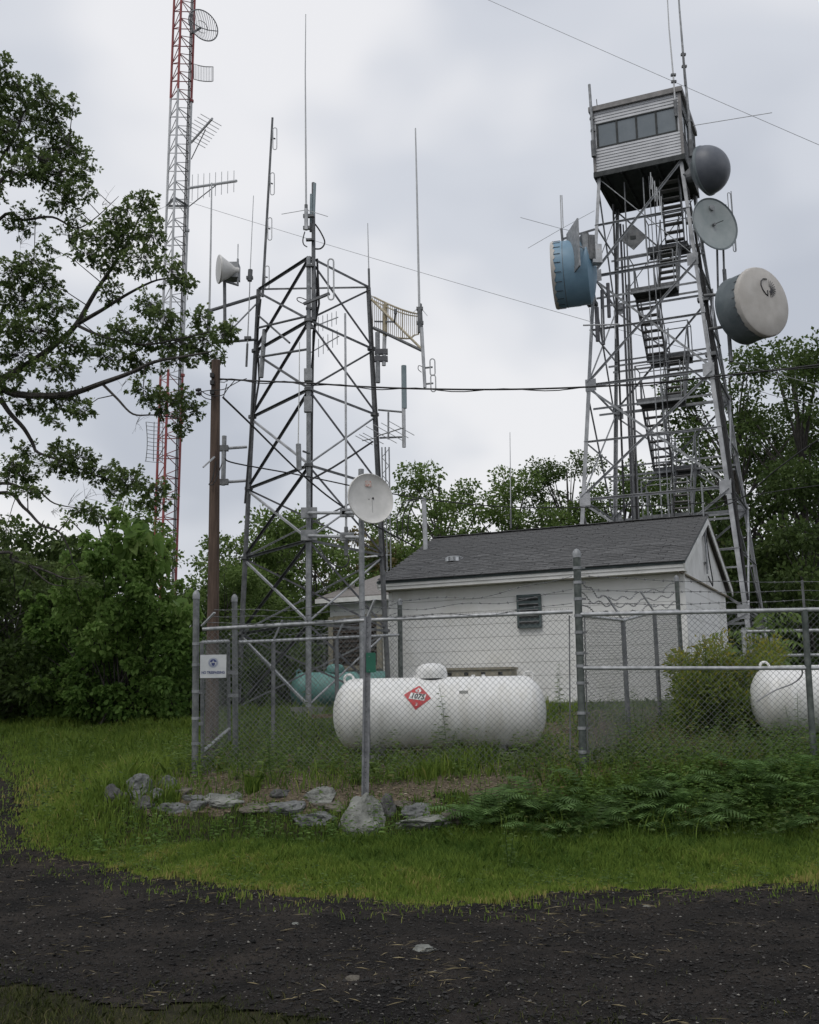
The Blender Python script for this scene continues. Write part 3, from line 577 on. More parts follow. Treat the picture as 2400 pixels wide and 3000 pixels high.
for k_ in range(5):
    z0, z1 = FL[k_], FL[k_+1]; zm = (z0+z1)/2
    for f_ in range(4):
        A, B_ = COR[f_], COR[(f_+1) % 4]; vis = f_ in (0,); w = .06 if f_ == 0 else .048
        if k_ < 4: girt(fleg(*A, z1), fleg(*B_, z1), .07, tower_steel if f_ == 0 else galv)
        if k_ < 4: girt(fleg(*A, zm), fleg(*B_, zm), .052, tower_steel if k_ > 1 else galv)
        nf = V(0, 0, 0)+(-fd if f_ == 0 else fd if f_ == 2 else -fl if f_ == 1 else fl)*.03
        if k_ < 4:
            MB().angle(fleg(*A, z0-.06)+nf, fleg(*B_, z1+.06)+nf, w, .009).build('brace', tower_steel, ft); (MB().tube(fleg(*B_, z0-.06)-nf, fleg(*A, z1+.06)-nf, .014, n=6) if k_ == 0 else MB().angle(fleg(*B_, z0-.06)-nf, fleg(*A, z1+.06)-nf, w, .009)).build('brace', galv, ft)
        else:
            MB().angle(fleg(*A, z0-.06)+nf, fleg(*B_, FZB+.2)+nf, w, .009).build('brace', tower_steel, ft)
# inner platform girders at landing levels
LAND = [6.45, 9.75, 13.0]; MIDL = [8.1, 11.45, 14.75]; lw = .56; LANE = .62
def stair_flight(p0, p1, wd, nst):          # p0 low centre, p1 high centre; wd half width vector
    f = thing('stair_flight', '', '', (p0+p1)/2); del f['label']; del f['category']; f.parent = ft; f.location = (p0+p1)/2-ORG[ft.name]
    run = (p1-p0); hz = V(run.x, run.y, 0).normalized()
    for s in (-1, 1): MB().beam(p0+wd*s, p1+wd*s, .03, .19).build('stringer', galvd, f); 
    for s in (-1, 1): MB().tube(p0+wd*s+UP*.85, p1+wd*s+UP*.85, .018, n=6).build('handrail', galv, f)
    for s in (-1, 1):
        for t in (.0, .5, 1.0): c = p0.lerp(p1, t)+wd*s; MB().tube(c, c+UP*.85, .016, n=6).build('rail_post', galv, f)
    for i in range(nst): c = p0.lerp(p1, (i+.5)/nst); MB().box(c, wd*.97, hz*.10, UP*.015).build('tread', cabtrim, f)
def landing(c, wa, wb):
    o = MB().box(c, fl*wa, fd*wb, UP*.03).build('landing', cabfloor, ft)
    for s in (-1, 1): MB().box(c+fd*(wb*s)-UP*.05, fl*wa, fd*.012, UP*.09).build('kick_plate', galvd, ft)
    for a in (-1, 1):
        for b in (-1, 1): q = c+fl*wa*a+fd*wb*b; MB().tube(q, q+UP*1.0, .016, n=6).build('rail_post', galv, ft)
    for s in (-1, 1): MB().tube(c+fl*wa*s-fd*wb+UP, c+fl*wa*s+fd*wb+UP, .016, n=6).build('handrail', galv, ft)
    for b in (-1, 1): MB().tube(c-fl*wa-fd*wb*b+UP, c+fl*wa-fd*wb*b+UP, .016, n=6).build('handrail', galv, ft)
FAx = .12
for z in LAND: landing(fp(FAx, -.62, z), .62, .34)
for z in MIDL[:2]: landing(fp(FAx+.05, 1.0, z), .62, .3)
landing(fp(FAx+.25, .75, MIDL[2]), .6, .28)
lanes = (-.32, .32)
for k_ in range(3):
    zl, zm = LAND[k_], MIDL[k_]
    stair_flight(fp(FAx+lanes[1], -.28, zl), fp(FAx+.05+lanes[1], .72 if k_ < 2 else .5, zm), fl*.27, 8)
    top = LAND[k_+1] if k_ < 2 else FZT-.05
    stair_flight(fp(FAx+.05+lanes[0] if k_ < 2 else FAx+.5, .72 if k_ < 2 else .5, zm), fp(FAx+lanes[0] if k_ < 2 else FAx+.55, -.28, top), fl*.27, 8)
stair_flight(fp(FAx+.05+lanes[0], .85, 4.8), fp(FAx+lanes[0], -.28, 6.45), fl*.27, 8); stair_flight(fp(FAx+lanes[1], -1.2, 3.1), fp(FAx+lanes[1], .6, 4.8), fl*.27, 8); landing(fp(FAx+.05, 1.15, 4.8), .62, .3)
for z in LAND+MIDL:
    h = fh(z)
    for b in (-.98, -.26) if z in LAND else (.7, 1.3): girt(fp(-h, b, z-.1), fp(h, b, z-.1), .06, galv)
# ladder way, feed lines
for a, b, r, m_ in ((-.62, -.9, .035, galvd), (-.55, -.9, .03, black_m), (-.95, -.5, .03, black_m), (-.5, -.95, .02, galvd), (-1.05, .9, .035, tower_dark), (-.98, .98, .022, black_m), (.05, -1.0, .018, galv), (.22, -1.0, .014, galv), (.32, -.9, .016, black_m)):
    top = 15.9 if r > .02 else 16.3; t2 = 13.2 if a in (-.62, -.55) else top
    ptube('feed_line', fp(a*1.2, b*1.3, FZB+1.5), fp(a, b, t2), r, m_, ft, n=6)
for k_ in range(5):
    o = .12+.07*(k_ % 3); zt_ = 15.6-k_*.9; MB().path([fleg(1, -1, zt_)+fl*(.04+.03*k_)+fd*.1, fleg(1, -1, 11)+fl*(.03+.025*k_)+fd*o, fleg(1, -1, 7)+fl*(.02+.02*k_)+fd*o, fleg(1, -1, 3.6)+fl*(-.05+.02*k_)+fd*.3, fleg(1, -1, 2)+fl*(-.05)+fd*.5], .018, 6).build('feed_cable', black_m, ft)
for s, zz in ((1, 14.6), (1, 12.2), (1, 10.6), (-1, 12.6)): MB().box(fleg(s, -1, zz)+fd*.1, fl*.14, fd*.1, UP*.05).build('clamp', galvd, ft)
eb = MB(); eb.box(fp(-.75, -.9, 5.65), fl*.75, fd*.35, UP*.5); eb.build('equipment_box', galvd, ft)
# cab
CW, CD2, CH = 1.27, 1.30, 2.0; cab = thing('cab', '', '', fp(0, 0, FZT)); del cab['label']; del cab['category']; cab.parent = ft; cab.location = fp(0, 0, FZT)-ORG[ft.name]
MB().box(fp(0, 0, FZT+.03), fl*(CW+.03), fd*(CD2+.03), UP*.035).build('floor', cabfloor, cab)
for i in range(5): MB().box(fp(-1.0+i*.5, 0, FZT-.06), fl*.03, fd*CD2, UP*.05).build('floor_joist', cabfloor, cab)
for s in (-1, 1): MB().box(fp(0, s*CD2, FZT-.03), fl*(CW+.03), fd*.035, UP*.06).build('sill_beam', cabfloor, cab); MB().box(fp(s*CW, 0, FZT-.03), fl*.035, fd*(CD2-.04), UP*.059).build('sill_beam', cabfloor, cab)
z0 = FZT+.07; WZ0, WZ1 = FZT+.80, FZT+1.57
def board_wall(face):
    n_ = {'f': -fd, 'b': fd, 'r': fl, 'l': -fl}[face]; t_ = fl if face in 'fb' else fd; hw = CW if face in 'fb' else CD2; off = CD2 if face in 'fb' else CW; side = (hw-.06) if face in 'fb' else hw-.05
    for z_a, z_b, n in ((z0, WZ0, 8), (WZ1, FZT+CH-.05, 4)):
        hh = (z_b-z_a)/n
        for i in range(n):
            c = fp(0, 0, z_a+(i+.5)*hh)+n_*(off-.01); mm = MB()
            mm.box(c, t_*side, n_*.008, UP*hh*.5-n_*.009); mm.build('siding_board', siding_m, cab)
    n = 4; wv = (side*2-.16)/n
    for i in range(n):
        cx_ = -side+.08+wv*(i+.5); c = fp(0, 0, (WZ0+WZ1)/2)+t_*cx_+n_*(off-.03)
        MB().box(c, t_*(wv/2-.025), n_*.006, UP*((WZ1-WZ0)/2-.03)).build('window_pane', glass_m, cab)
    for i in range(n+1): c = fp(0, 0, (WZ0+WZ1)/2)+t_*(-side+.08+wv*i)+n_*(off-.02); MB().box(c, t_*.028, n_*.018, UP*((WZ1-WZ0)/2-.004)).build('mullion', cabfloor, cab)
    for z in (WZ0+.016, WZ1-.016): MB().box(fp(0, 0, z)+n_*(off-.015), t_*(side-.05), n_*.02, UP*.02).build('window_rail', cabfloor, cab)
    for s in (-1, 1): MB().box(fp(0, 0, (WZ0+WZ1)/2)+t_*(s*(side-.02))+n_*(off-.012), t_*.03, n_*.008, UP*((WZ1-WZ0)/2)).build('siding_board', siding_m, cab)
for fc in 'frlb': board_wall(fc)
for sa, sb in COR: MB().box(fp(sa*(CW-.02), sb*(CD2-.02), FZT+CH/2+.03), fl*.04, fd*.04, UP*(CH/2-.05)).build('corner_post', cabtrim, cab)
cr = MB().box(fp(0, 0, FZT+CH+.03), fl*(CW+.08), fd*(CD2+.08), UP*.075).build('roof', cabtrim, cab)
MB().box(fp(0, 0, FZT+CH+.12), fl*(CW-.02), fd*(CD2-.02), UP*.02).build('roof_sheet', galvd, cab)
# ------------------------------------------------------------------ red and grey guyed mast
gmast = thing('guyed_mast', 'tall triangular guyed mast painted in red and pale grey bands at left', 'mast', (0, 0, 0))
M0 = at(487, 1500, 42.0); MX, MY = M0.x+.05, 42.0; gmast.location = (MX, MY, 1.45); ORG[gmast.name] = V(MX, MY, 1.45)
MWd = .50; MA = [rad(a) for a in (262, 22, 142)]; MA = [rad(-87), rad(33), rad(153)]
def mlean(z): return (z-14.5)*.0125
def mp_(i, z): return V(MX+mlean(z)+math.cos(MA[i])*MWd*1.02, MY+math.sin(MA[i])*MWd*1.02, z)
MH = 40.0; bay = .83; nbays = int((MH-1.45)/bay)
def band(z): return redp if (z < 14.9 or z > 27.2) else greyp
zc = 1.45; secs = [1.45, 5.5, 10.2, 14.9, 19, 23, 27.2, 31.3, 35.6, MH]
for i in range(3):
    for a_, b_ in zip(secs[:-1], secs[1:]): ptube('leg', mp_(i, a_), mp_(i, b_), .052, band((a_+b_)/2), gmast)
hz_mesh = {}
def inst(name, key, p, q, r, m, parent):       # alike bars share one mesh
    if key not in hz_mesh:
        mm = MB(); mm.tube((0, 0, 0), (0, 0, (q-p).length), r, n=5); me = bpy.data.meshes.new(name); me.from_pydata([tuple(v) for v in mm.v], [], mm.f); me.materials.append(m); hz_mesh[key] = me
    o = bpy.data.objects.new(name, hz_mesh[key]); o.parent = parent; o.location = p-origin(parent); o.rotation_mode = 'QUATERNION'; o.rotation_quaternion = (q-p).to_track_quat('Z', 'Y'); col.objects.link(o)
for k_ in range(nbays):
    z = 1.45+k_*bay
    if z < 3 or z > 37: continue
    for i in range(3):
        j = (i+1) % 3; bm_ = band(z+.4); red = bm_ is redp
        inst('horizontal_bar', ('h', red), mp_(i, z), mp_(j, z), .022, bm_, gmast)
        if k_ % 1 == 0 and i != 1: inst('diagonal_bar', ('d', red), mp_(i, z), mp_(j, z+bay/2), .018, bm_, gmast); inst('diagonal_bar', ('d', red), mp_(j, z+bay/2), mp_(i, z+bay), .018, bm_, gmast)
for z in (12.9, 14.9, 21.2, 27.1): MB().lathe(mp_(1, z), UP, [(.10, -.05), (.10, .05)], 8, True, True).build('leg_flange', redp if z < 15 or z > 27 else greyp, gmast)
for dx, dy in ((.40, .02), (.33, .06), (.36, -.06)): ptube('feed_line', V(MX+dx+mlean(2), MY+dy, 2), V(MX+dx+mlean(36), MY+dy, 36), .024, black_m, gmast, n=6)
for z in (22.3,):
    for i in range(3): MB().tube(mp_(i, z), mp_((i+1) % 3, z), .05, n=6).build('torque_arm', galv, gmast)
# ------------------------------------------------------------------ guy wires and overhead cables
def wire(name, lbl, cat, pts, r, m, sag=0.0, n=24, grp=None, parts=None):
    P0, P1 = Vector(pts[0]), Vector(pts[-1]); 
    if len(pts) == 2: pp = [P0.lerp(P1, i/n)-UP*sag*4*(i/n)*(1-i/n) for i in range(n+1)]
    else: pp = pts
    o = MB().path([p-P0 for p in pp], r, 6).build(name, m, None, True, loc=(0, 0, 0)); o.location = P0; return tag(o, lbl, cat, grp)
wire('guy_wire', 'thin guy wire running from the mast behind the lattice tower toward the lookout', 'wire', [mp_(0, 22.3), V(27.5, 20, 1.6)], .008, galv, .35)
wire('guy_wire', 'thin guy wire crossing the sky behind the lookout cab', 'wire', [V(MX+mlean(38.4), MY, 38.4), V(30.2, 20, 1.6)], .008, galv, .3)
wire('guy_wire', 'thin guy wire leaving the mast toward the left edge', 'wire', [mp_(2, 22.3), V(-31, 24, 1.6)], .007, galv, .2)
def spl(pts, n=6):
    out = []; P = [pts[0]]+list(pts)+[pts[-1]]
    for i in range(1, len(P)-2):
        for k_ in range(n):
            t = k_/n; p0, p1, p2, p3 = P[i-1], P[i], P[i+1], P[i+2]
            out.append(.5*((2*p1)+(p2-p0)*t+(2*p0-5*p1+4*p2-p3)*t*t+(3*p1-p0-3*p2+p3)*t*t*t))
    out.append(pts[-1]); return out
PD = 15.2
sv1 = spl([U(462, 798, PD), U(560, 803, 15.1), U(640, 806, 15.0), U(760, 814, 14.9), U(900, 819, 14.8), U(1060, 820, 14.7), U(1235, 815, 14.6), U(1400, 804, 14.5), U(1530, 790, 14.4), U(1725, 768, 14.3), U(2300, 690, 14)])
wire('service_cable', 'thick black service cable crossing the frame from the wooden pole', 'cable', sv1, .013, black_m)
sv2 = [p+UP*(.022*math.sin(i*.9)-.012)+V(0, .02*math.cos(i*.9), 0) for i, p in enumerate(sv1)]
wire('service_cable', 'thinner black cable twisted along the thick service cable', 'cable', sv2, .008, black_m)
wire('drop_cable', 'black cable slanting down from the pole to the building roof', 'cable', spl([U(470, 837, 15.1), U(522, 887, 16.5), U(643, 1005, 19), U(736, 1076, 20.6), U(876, 1152, 23.6)]), .016, black_m)
wire('drop_cable', 'thin black cable from the lower pole past the white dish to the gable', 'cable', spl([U(474, 965, 15.1), U(498, 976, 15.4), U(640, 1002, 16.6), U(800, 1035, 18), U(930, 1055, 19.4), U(1080, 1068, 20.4), U(1250, 1068, 21.2), U(1400, 1064, 21.6), U(1487, 1058, 22.0)]), .011, black_m)
wire('drop_cable', 'black cable rising from the gable mast to the right edge', 'cable', spl([U(1487, 1075, 22.2), U(1560, 1050, 21), U(1640, 985, 19.5), U(1725, 925, 18), U(1900, 820, 16)]), .012, black_m)
wire('drop_cable', 'thin cable from the gable mast across the dark trees', 'cable', spl([U(1487, 1062, 22.2), U(1600, 1040, 21.5), U(1725, 1022, 20), U(1900, 1000, 19)]), .009, black_m)
wire('drop_cable', 'thin pale cable in front of the right tree crown', 'cable', spl([U(1540, 800, 28), U(1620, 830, 27), U(1725, 855, 26), U(1900, 900, 25)]), .009, galv)
# ------------------------------------------------------------------ wooden pole
pole = thing('utility_pole', 'short brown wooden utility pole behind the gate', 'pole', gnd(617, 2212)); pb = at(620, 2225, PD); pt = at(633, 1056, PD)
mm = MB(); n_ = 16
for i in range(n_+1):
    t = i/n_; 
mm.lathe((0, 0, 0), UP, [(.1, 0), (.1, 1)], 14)
mm = MB(); pv = pt-pb; mm.lathe(pb-UP*.3, pv, [(.098+(.064-.098)*i/14, (pv.length+.3)*i/14) for i in range(15)]+[(.05, pv.length+.302)], 16, False, True); mm.build('shaft', wood_pole, pole, True)
def pol(u, v, dd=0): return U(u, v, PD+dd)
for v in (790, 806, 826): MB().box(pol(447, v, -.09), V(.028, 0, 0), V(0, .03, 0), UP*.03).build('clamp', black_m, pole)
MB().path([pol(462, 800), pol(472, 799), pol(480, 802), pol(472, 805), pol(463, 804)], .008, 6).build('cable_hook', galv, pole)
for pts in ([(420, 826), (440, 822), (470, 820), (490, 810), (505, 802), (520, 797)], [(416, 818), (440, 832), (468, 832), (480, 818), (495, 800)], [(420, 828), (432, 838), (448, 842)], [(478, 808), (470, 840)], [(455, 972), (447, 1010), (440, 1020), (452, 1016), (468, 975)]):
    MB().path(spl([pol(u, v, -.12) for u, v in pts]), .007, 5).build('cable_loop', black_m, pole)
for u, v in ((418, 821), (419, 829)): MB().lathe(pol(u, v, -.12), V(1, 0, .1), [(.02, -.04), (.03, 0), (.02, .04)], 8, True, True).build('insulator', black_m, pole)
MB().beam(pol(452, 962, -.1), pol(428, 984, -.3), .02, .02).build('cable_end', galvl, pole)
# ------------------------------------------------------------------ antennas on the lattice tower
def whip(lbl, pts, D, r0, r1, m=rod_m, clamps=(), parts=None, grp='whip antennas'):
    P = [U(u, v, D) for u, v in pts]; t = thing('whip_antenna', lbl, 'antenna', P[-1], grp)
    n = len(P); MB().path(P, r1, 8, r0).build('rod', m, t, True)
    MB().tube(P[-1], P[-1].lerp(P[-2], min(.95, .5/max(.5, (P[-1]-P[-2]).length))), r0*1.6, n=8).build('base_sleeve', galvd, t)
    for u, v in clamps: MB().box(U(u, v, D), V(.07, 0, 0), V(0, .04, 0), UP*.03).build('clamp', galvd, t)
    return t
w_ = whip('very tall thin whip antenna on the tip of the lattice tower', [(644, 30), (643, 150), (644, 300), (645, 480)], 20.3, .021, .008, rod_m, [(646, 455), (646, 480)])
for dx in (-52, 46): MB().tube(U(645, 442, 20.3), U(645+dx, 451 if dx < 0 else 456, 20.3), .007, n=5).build('radial', rod_m, w_)
MB().tube(U(645, 440, 20.28), U(645, 484, 20.28), .04, n=10).build('matching_tube', galvl, w_)
for lb, a, b in (('thick green grey tube antenna, taller of the pair at the tower tip', (663, 386), (660, 470)), ('thick green grey tube antenna, shorter of the pair at the tower tip', (656, 409), (655, 470))):
    t = thing('tube_antenna', lb, 'antenna', U(*b, 20.4), 'tube antennas'); ptube('radome_tube', U(*b, 20.4), U(*a, 20.4), .030, fibre_m, t); MB().tube(U(b[0], b[1]+18, 20.4), U(*b, 20.4), .03, n=8).build('base_sleeve', galvd, t)
MB().path(spl([U(664, 472, 20.4), U(676, 490, 20.4), U(684, 510, 20.4), U(676, 523, 20.4), U(662, 524, 20.4)]), .016, 6).build('cable_loop', black_m, tower)
MB().path(spl([U(642, 488, 20.3), U(638, 505, 20.3), U(640, 515, 20.3), U(647, 520, 20.3)]), .012, 6).build('cable_loop', black_m, tower)
def fold(t, c, h, w, dirv, r=.010):       # folded dipole loop
    d = Vector(dirv).normalized(); pts = []
    for i in range(6): a = math.pi*i/5; pts.append(c+UP*(h/2-w/2+math.sin(a)*w/2)+d*math.cos(a)*w/2)
    for i in range(6): a = math.pi+math.pi*i/5; pts.append(c-UP*(h/2-w/2-math.sin(a)*w/2)+d*math.cos(a)*w/2)
    MB().path(pts, r, 6, closed=True).build('dipole_loop', rod_m, t)
t = thing('dipole_array', 'tall pole with four folded dipole loops left of the tower tip', 'antenna', U(553, 620, 21.9)); A0, A1 = U(574, 248, 21.9), U(553, 625, 21.9)
MB().path([A1, A1.lerp(A0, .5), A0], .030, 8, .024).build('mast_pipe', galvd, t, True)
for v in (292, 387, 482, 584):
    f_ = (v-248)/377; q = A0.lerp(A1, f_); c = U(574+(553-574)*f_+7.5, v, 21.8); fold(t, c, .52, .085, V(1, 0, 0)); MB().beam(q, c, .03, .03).build('standoff', galvd, t)
t = whip('slim whip antenna on the left side arm between dish and dipole array', [(534, 412), (527, 572), (525, 640), (519, 772)], 21.6, .015, .007, rod_m, [(526, 585), (522, 712)])
MB().tube(U(527.5, 568, 21.58), U(526, 592, 21.58), .05, n=8).build('matching_tube', galvd, t)
t = whip('tall pale pole antenna left of the wooden pole top', [(446, 385), (444, 520), (441, 650), (439, 700)], 21.3, .026, .015, rod_m, [(441, 655)])
t = whip('tall whip antenna at the end of the right outrigger arm', [(875, 270), (878, 400), (883, 640), (885, 700)], 21.4, .030, .014, rod_m, [(884, 650), (885, 680)])
MB().tube(U(885, 640, 21.42), U(890, 740, 21.42), .036, n=8).build('support_pipe', galvd, t)
for a, b in (((868, 660), (884, 645)), ((900, 665), (884, 645))): MB().tube(U(*b, 21.4), U(*a, 21.4), .006, n=5).build('radial', rod_m, t)
t = whip('short thin whip antenna on the right tower corner', [(774.5, 470), (776, 540), (778, 612)], 21.9, .015, .008, rod_m)
t = thing('dipole_array', 'short hanging pole with two small loops below the right outrigger', 'antenna', U(895, 815, 21.4)); MB().path([U(888, 690, 21.35), U(891, 745, 21.35), U(895, 816, 21.35)], .035, 8).build('mast_pipe', galvl, t, True)
for v in (772, 806): c = U(911 if v < 800 else 912.5, v+1, 21.3); fold(t, c, .36, .10, V(1, 0, 0), .013); MB().beam(U(893, v+3, 21.35), c, .03, .03).build('standoff', galvd, t)
MB().path(spl([U(889, 772, 21.3), U(882, 770, 21.3), U(881, 778, 21.3), U(888, 784, 21.3)]), .008, 5).build('cable_loop', black_m, t)
t = thing('tube_antenna', 'grey tube antenna on twin brackets at the upper right leg', 'antenna', U(803, 800, 22.0), 'tube antennas'); ptube('radome_tube', U(795, 700, 21.9), U(796, 806, 21.9), .05, galv, t); ptube('support_pipe', U(810, 708, 21.9), U(808.5, 770, 21.9), .042, galvl, t)
for v in (741, 756): MB().box(U(803, v, 21.9), V(.14, 0, 0), V(0, .05, 0), UP*.055).build('bracket', tower_dark, t)
ptube('support_pipe', U(812, 640, 21.9), U(811, 708, 21.9), .05, grid_y, t)
t = thing('tube_antenna', 'blue grey tube antenna standing on brackets off the right leg', 'antenna', U(851, 940, 21.9), 'tube antennas'); ptube('radome_tube', U(850.5, 770, 21.9), U(851.5, 860, 21.9), .055, fibre_m, t); ptube('support_pipe', U(850, 855, 21.9), U(851, 942, 21.9), .04, galvl, t)
MB().tube(U(818, 868, 21.95), U(818, 925, 21.95), .02, n=6).build('brace_rod', galv, t)
t = thing('tube_antenna', 'short grey tube on paired arms left of the lower tower', 'antenna', U(470, 1020, 22.2), 'tube antennas'); ptube('radome_tube', U(472.5, 918, 22.2), U(470, 1022, 22.2), .05, galv, t)
for v in (944, 1015): MB().box(U(471, v, 22.2), V(.1, 0, 0), V(0, .05, 0), UP*.06).build('clamp', galvd, t)
t = thing('tube_antenna', 'grey tube clamped close to the upper left leg', 'antenna', U(550, 770, 21.8), 'tube antennas'); ptube('radome_tube', U(550, 795, 21.8), U(566, 700, 21.8).lerp(U(552, 690, 21.8), .6), .05, galv, t)
t = whip('long pale vertical pole antenna in front of the right lattice face', [(727, 660), (728, 800), (729, 1000), (729, 1170)], 18.3, .021, .019, galvl, [(729, 1080), (729, 1130)])
MB().path(spl([U(729, 1160, 18.3), U(735, 1180, 18.3), U(720, 1195, 18.3), U(690, 1180, 18.6), U(672, 1150, 19)]), .012, 6).build('cable_loop', black_m, t)
t = whip('thin white whip antenna left of the tower centre leg', [(631, 720), (630, 830), (628, 945), (629, 990)], 19.9, .014, .008, fibrew_m); MB().tube(U(628.5, 935, 19.9), U(630, 990, 19.9), .05, n=8).build('matching_tube', galv, t)
t = thing('dipole_loop_antenna', 'single folded dipole on an arm right of the tower tip', 'antenna', U(655, 640, 20.2)); MB().beam(U(640, 640, 20.2), U(694, 618, 20.0), .05, .05).build('boom', galvd, t); fold(t, U(697, 588, 20.0), .85, .11, V(1, 0, 0), .016)
MB().path(spl([U(640, 640, 20.2), U(628, 634, 20.2), U(626, 628, 20.2), U(634, 627, 20.2), U(646, 632, 20.2)]), .01, 5).build('cable_loop', black_m, t)
def yagi(lbl, a, b, D0, D1, n, el, r=.014, D=None, tilt_=0.0, er=.008, elv=None, grp='yagi antennas'):
    p, q = U(*a, D0), U(*b, D1); t = thing('yagi_antenna', lbl, 'antenna', p, grp); MB().tube(p, q, r, n=6).build('boom', rod_m, t)
    for i in range(n):
        c = p.lerp(q, (i+.6)/n); h = el*(1-.25*i/n)/2; d = elv or UP
        MB().tube(c-d*h, c+d*h, er, n=5).build('element', rod_m, t)
    return t
yagi('small yagi antenna behind the tower at ring height', (655, 690), (712, 668), 20.9, 21.2, 6, .36, .014); yagi('small yagi antenna below the other behind the tower', (655, 742), (714, 708), 20.9, 21.2, 6, .40, .014)
yagi('short yagi antenna with slanted elements at the lower right leg', (795, 918), (852, 900), 21.9, 21.5, 4, .75, .014, elv=V(.8, .3, -.4).normalized()); yagi('little yagi antenna pointing left from the lower right leg', (792, 922), (763, 928), 22, 22.2, 3, .5, .012, elv=V(.7, .2, -.35).normalized())
# horn dish on the left arm
t = thing('horn_antenna', 'white cone shaped horn dish with grey radio box on the left arm', 'antenna', U(473, 600, 21.3)); hc = U(461, 567, 21.2); ax = V(-.92, -.36, -.05).normalized()
MB().lathe(hc, ax, [(.30, 0), (.30, -.02), (.27, -.05), (.16, -.22), (.07, -.34), (.07, -.42)], 28).build('cone', dish_w, t, True); MB().lathe(hc, ax, [(.295, -.005), (.29, .01), (.15, .02), (.01, .022)], 28, True, True).build('radome', dish_w, t, True)
MB().box(U(488, 573, 21.45), V(.16, 0, 0), V(0, .15, 0), UP*.17).build('radio_box', galv, t); ptube('support_pipe', U(473, 585, 21.35), U(474, 720, 21.35), .035, galvd, t)
MB().beam(U(474, 592, 21.35), U(500, 600, 21.35), .04, .04).build('bracket', galvd, t); ptube('stub', U(501, 602, 21.35), U(501, 545, 21.35), .022, galv, t); ptube('stub_rod', U(501, 545, 21.35), U(501.5, 514, 21.35), .011, rod_m, t)
# rectangular grid reflector on the right arm
t = thing('grid_reflector', 'yellowed curved wire grid reflector on the right outrigger', 'antenna', U(830, 700, 21.7))
def gp(a, b): # a 0..1 across, b 0..1 down; curved
    u = 781+a*100; vt_ = 622+32*math.sin(a*1.35)+8*a; vb_ = 690+20*math.sin(a*2.2)+4*a-(6 if a > .85 else 0); return U(u, vt_+(vb_-vt_)*b, 21.9-.5*a+.35*(2*a-1)**2+.12*(2*b-1)**2)
for i in range(25): a = i/24; MB().tube(gp(a, 0), gp(a, 1), .007 if i % 8 else .014, n=5).build('grid_wire', grid_y, t)
MB().path([gp(i/12, 0) for i in range(13)]+[gp(1, .5)]+[gp(1-i/12, 1) for i in range(13)]+[gp(0, .5)], .02, 6, closed=True).build('rim', grid_y, t); MB().path([gp(i/12, .12) for i in range(13)], .014, 6).build('rib', grid_y, t)
MB().tube(gp(.5, .5), U(833, 656, 21.2), .02, n=6).build('feed_boom', galvd, t); MB().tube(U(833, 651, 21.2), U(833, 661, 21.2), .035, n=6).build('feed', galvd, t); MB().beam(gp(.08, .75), gp(.5, .5), .03, .03).build('strut', galvd, t)
# ------------------------------------------------------------------ round white dish on its pole
t = thing('dish_antenna', 'round white dish on a grey pole in front of the lattice tower', 'dish', gnd(1062, 2130)); pd = 17.2
b0 = gnd(1062, 2130); p0 = U(763, 1450, pd); p0.z = Hf(p0.x, pd)-.2; ptube('pole', p0, U(760.5, 988, pd), .046, galv, t, n=12)
dc = U(780, 1050, pd-.42); nx = V(.50, -.86, .05).normalized(); Rr = .40
MB().lathe(dc, nx, [(Rr, 0), (Rr+.012, .012), (Rr, .03), (Rr*.96, .012), (Rr*.75, -.012), (Rr*.5, -.032), (Rr*.25, -.044), (.01, -.048)], 40).build('reflector', dish_w, t, True); MB().lathe(dc, nx, [(Rr, 0), (Rr*.75, -.075), (Rr*.4, -.13), (.05, -.15)], 40).build('back_shell', galvl, t, True)
xx, yy, aa = frame(nx); MB().box(dc-nx*.022+xx*(-.02)+yy*.27+nx*.008, xx*.055, yy*.07, nx*.002).build('warning_label', mat('label_red_white', (.55, .52, .48), (.5, .2, .15), .6, 0, 60, lo=.5, hi=.56), t)
MB().lathe(dc+xx*.07+yy*.02-nx*.06, nx, [(.016, 0), (.016, .03)], 10, True, True).build('feed_hole', blackp, t); MB().box(dc+xx*.05-yy*.17-nx*.028, xx*.0015, yy*.16, nx*.002).build('seam', galv, t)
MB().box(dc-nx*.25, xx*.12, yy*.14, nx*.1).build('mount', galvd, t)
# ------------------------------------------------------------------ dishes on the lookout tower
def onto(p, q, r, m, par): return MB().tube(p, q, r, n=8).build('mount_pipe', m, par)
# drum with emblem
t = thing('drum_antenna', 'large drum dish with cream cover and dark emblem on the right of the lookout tower', 'dish', at(2150, 890, 27.6), 'drum antennas'); c = at(2236, 884, 26.9); n = V(.50, -.866, 0).normalized(); R0 = .93
MB().lathe(c, n, [(R0*.985, -.06), (R0*.985, -.74), (R0*1.0, -.75), (R0*1.0, -.80), (R0*.6, -.98), (.12, -1.06)], 48, False, True).build('shroud', shroud_g, t, True)
rim = MB(); prof_ = []
x_, y_, a_ = frame(n); k2 = 72
ring = []
for j, (rr, oo) in enumerate(((1.0, .02), (1.025, -.03), (1.02, -.10))):
    for i in range(k2): tt = 2*math.pi*i/k2; w2 = (.012*math.sin(i*2.7)+.008*math.sin(i*5.3))*(j == 2); ring.append(c+n*(oo+w2*2.2)+(x_*math.cos(tt)+y_*math.sin(tt))*R0*(rr+w2))
fs = [(j*k2+i, j*k2+(i+1) % k2, (j+1)*k2+(i+1) % k2, (j+1)*k2+i) for j in range(2) for i in range(k2)]; rim.add(ring, fs); rim.build('cover_skirt', radome_w, t, True)
MB().lathe(c, n, [(R0, .02), (R0*.97, .04), (R0*.5, .055), (.01, .06)], 48, False, True).build('cover', radome_w, t, True)
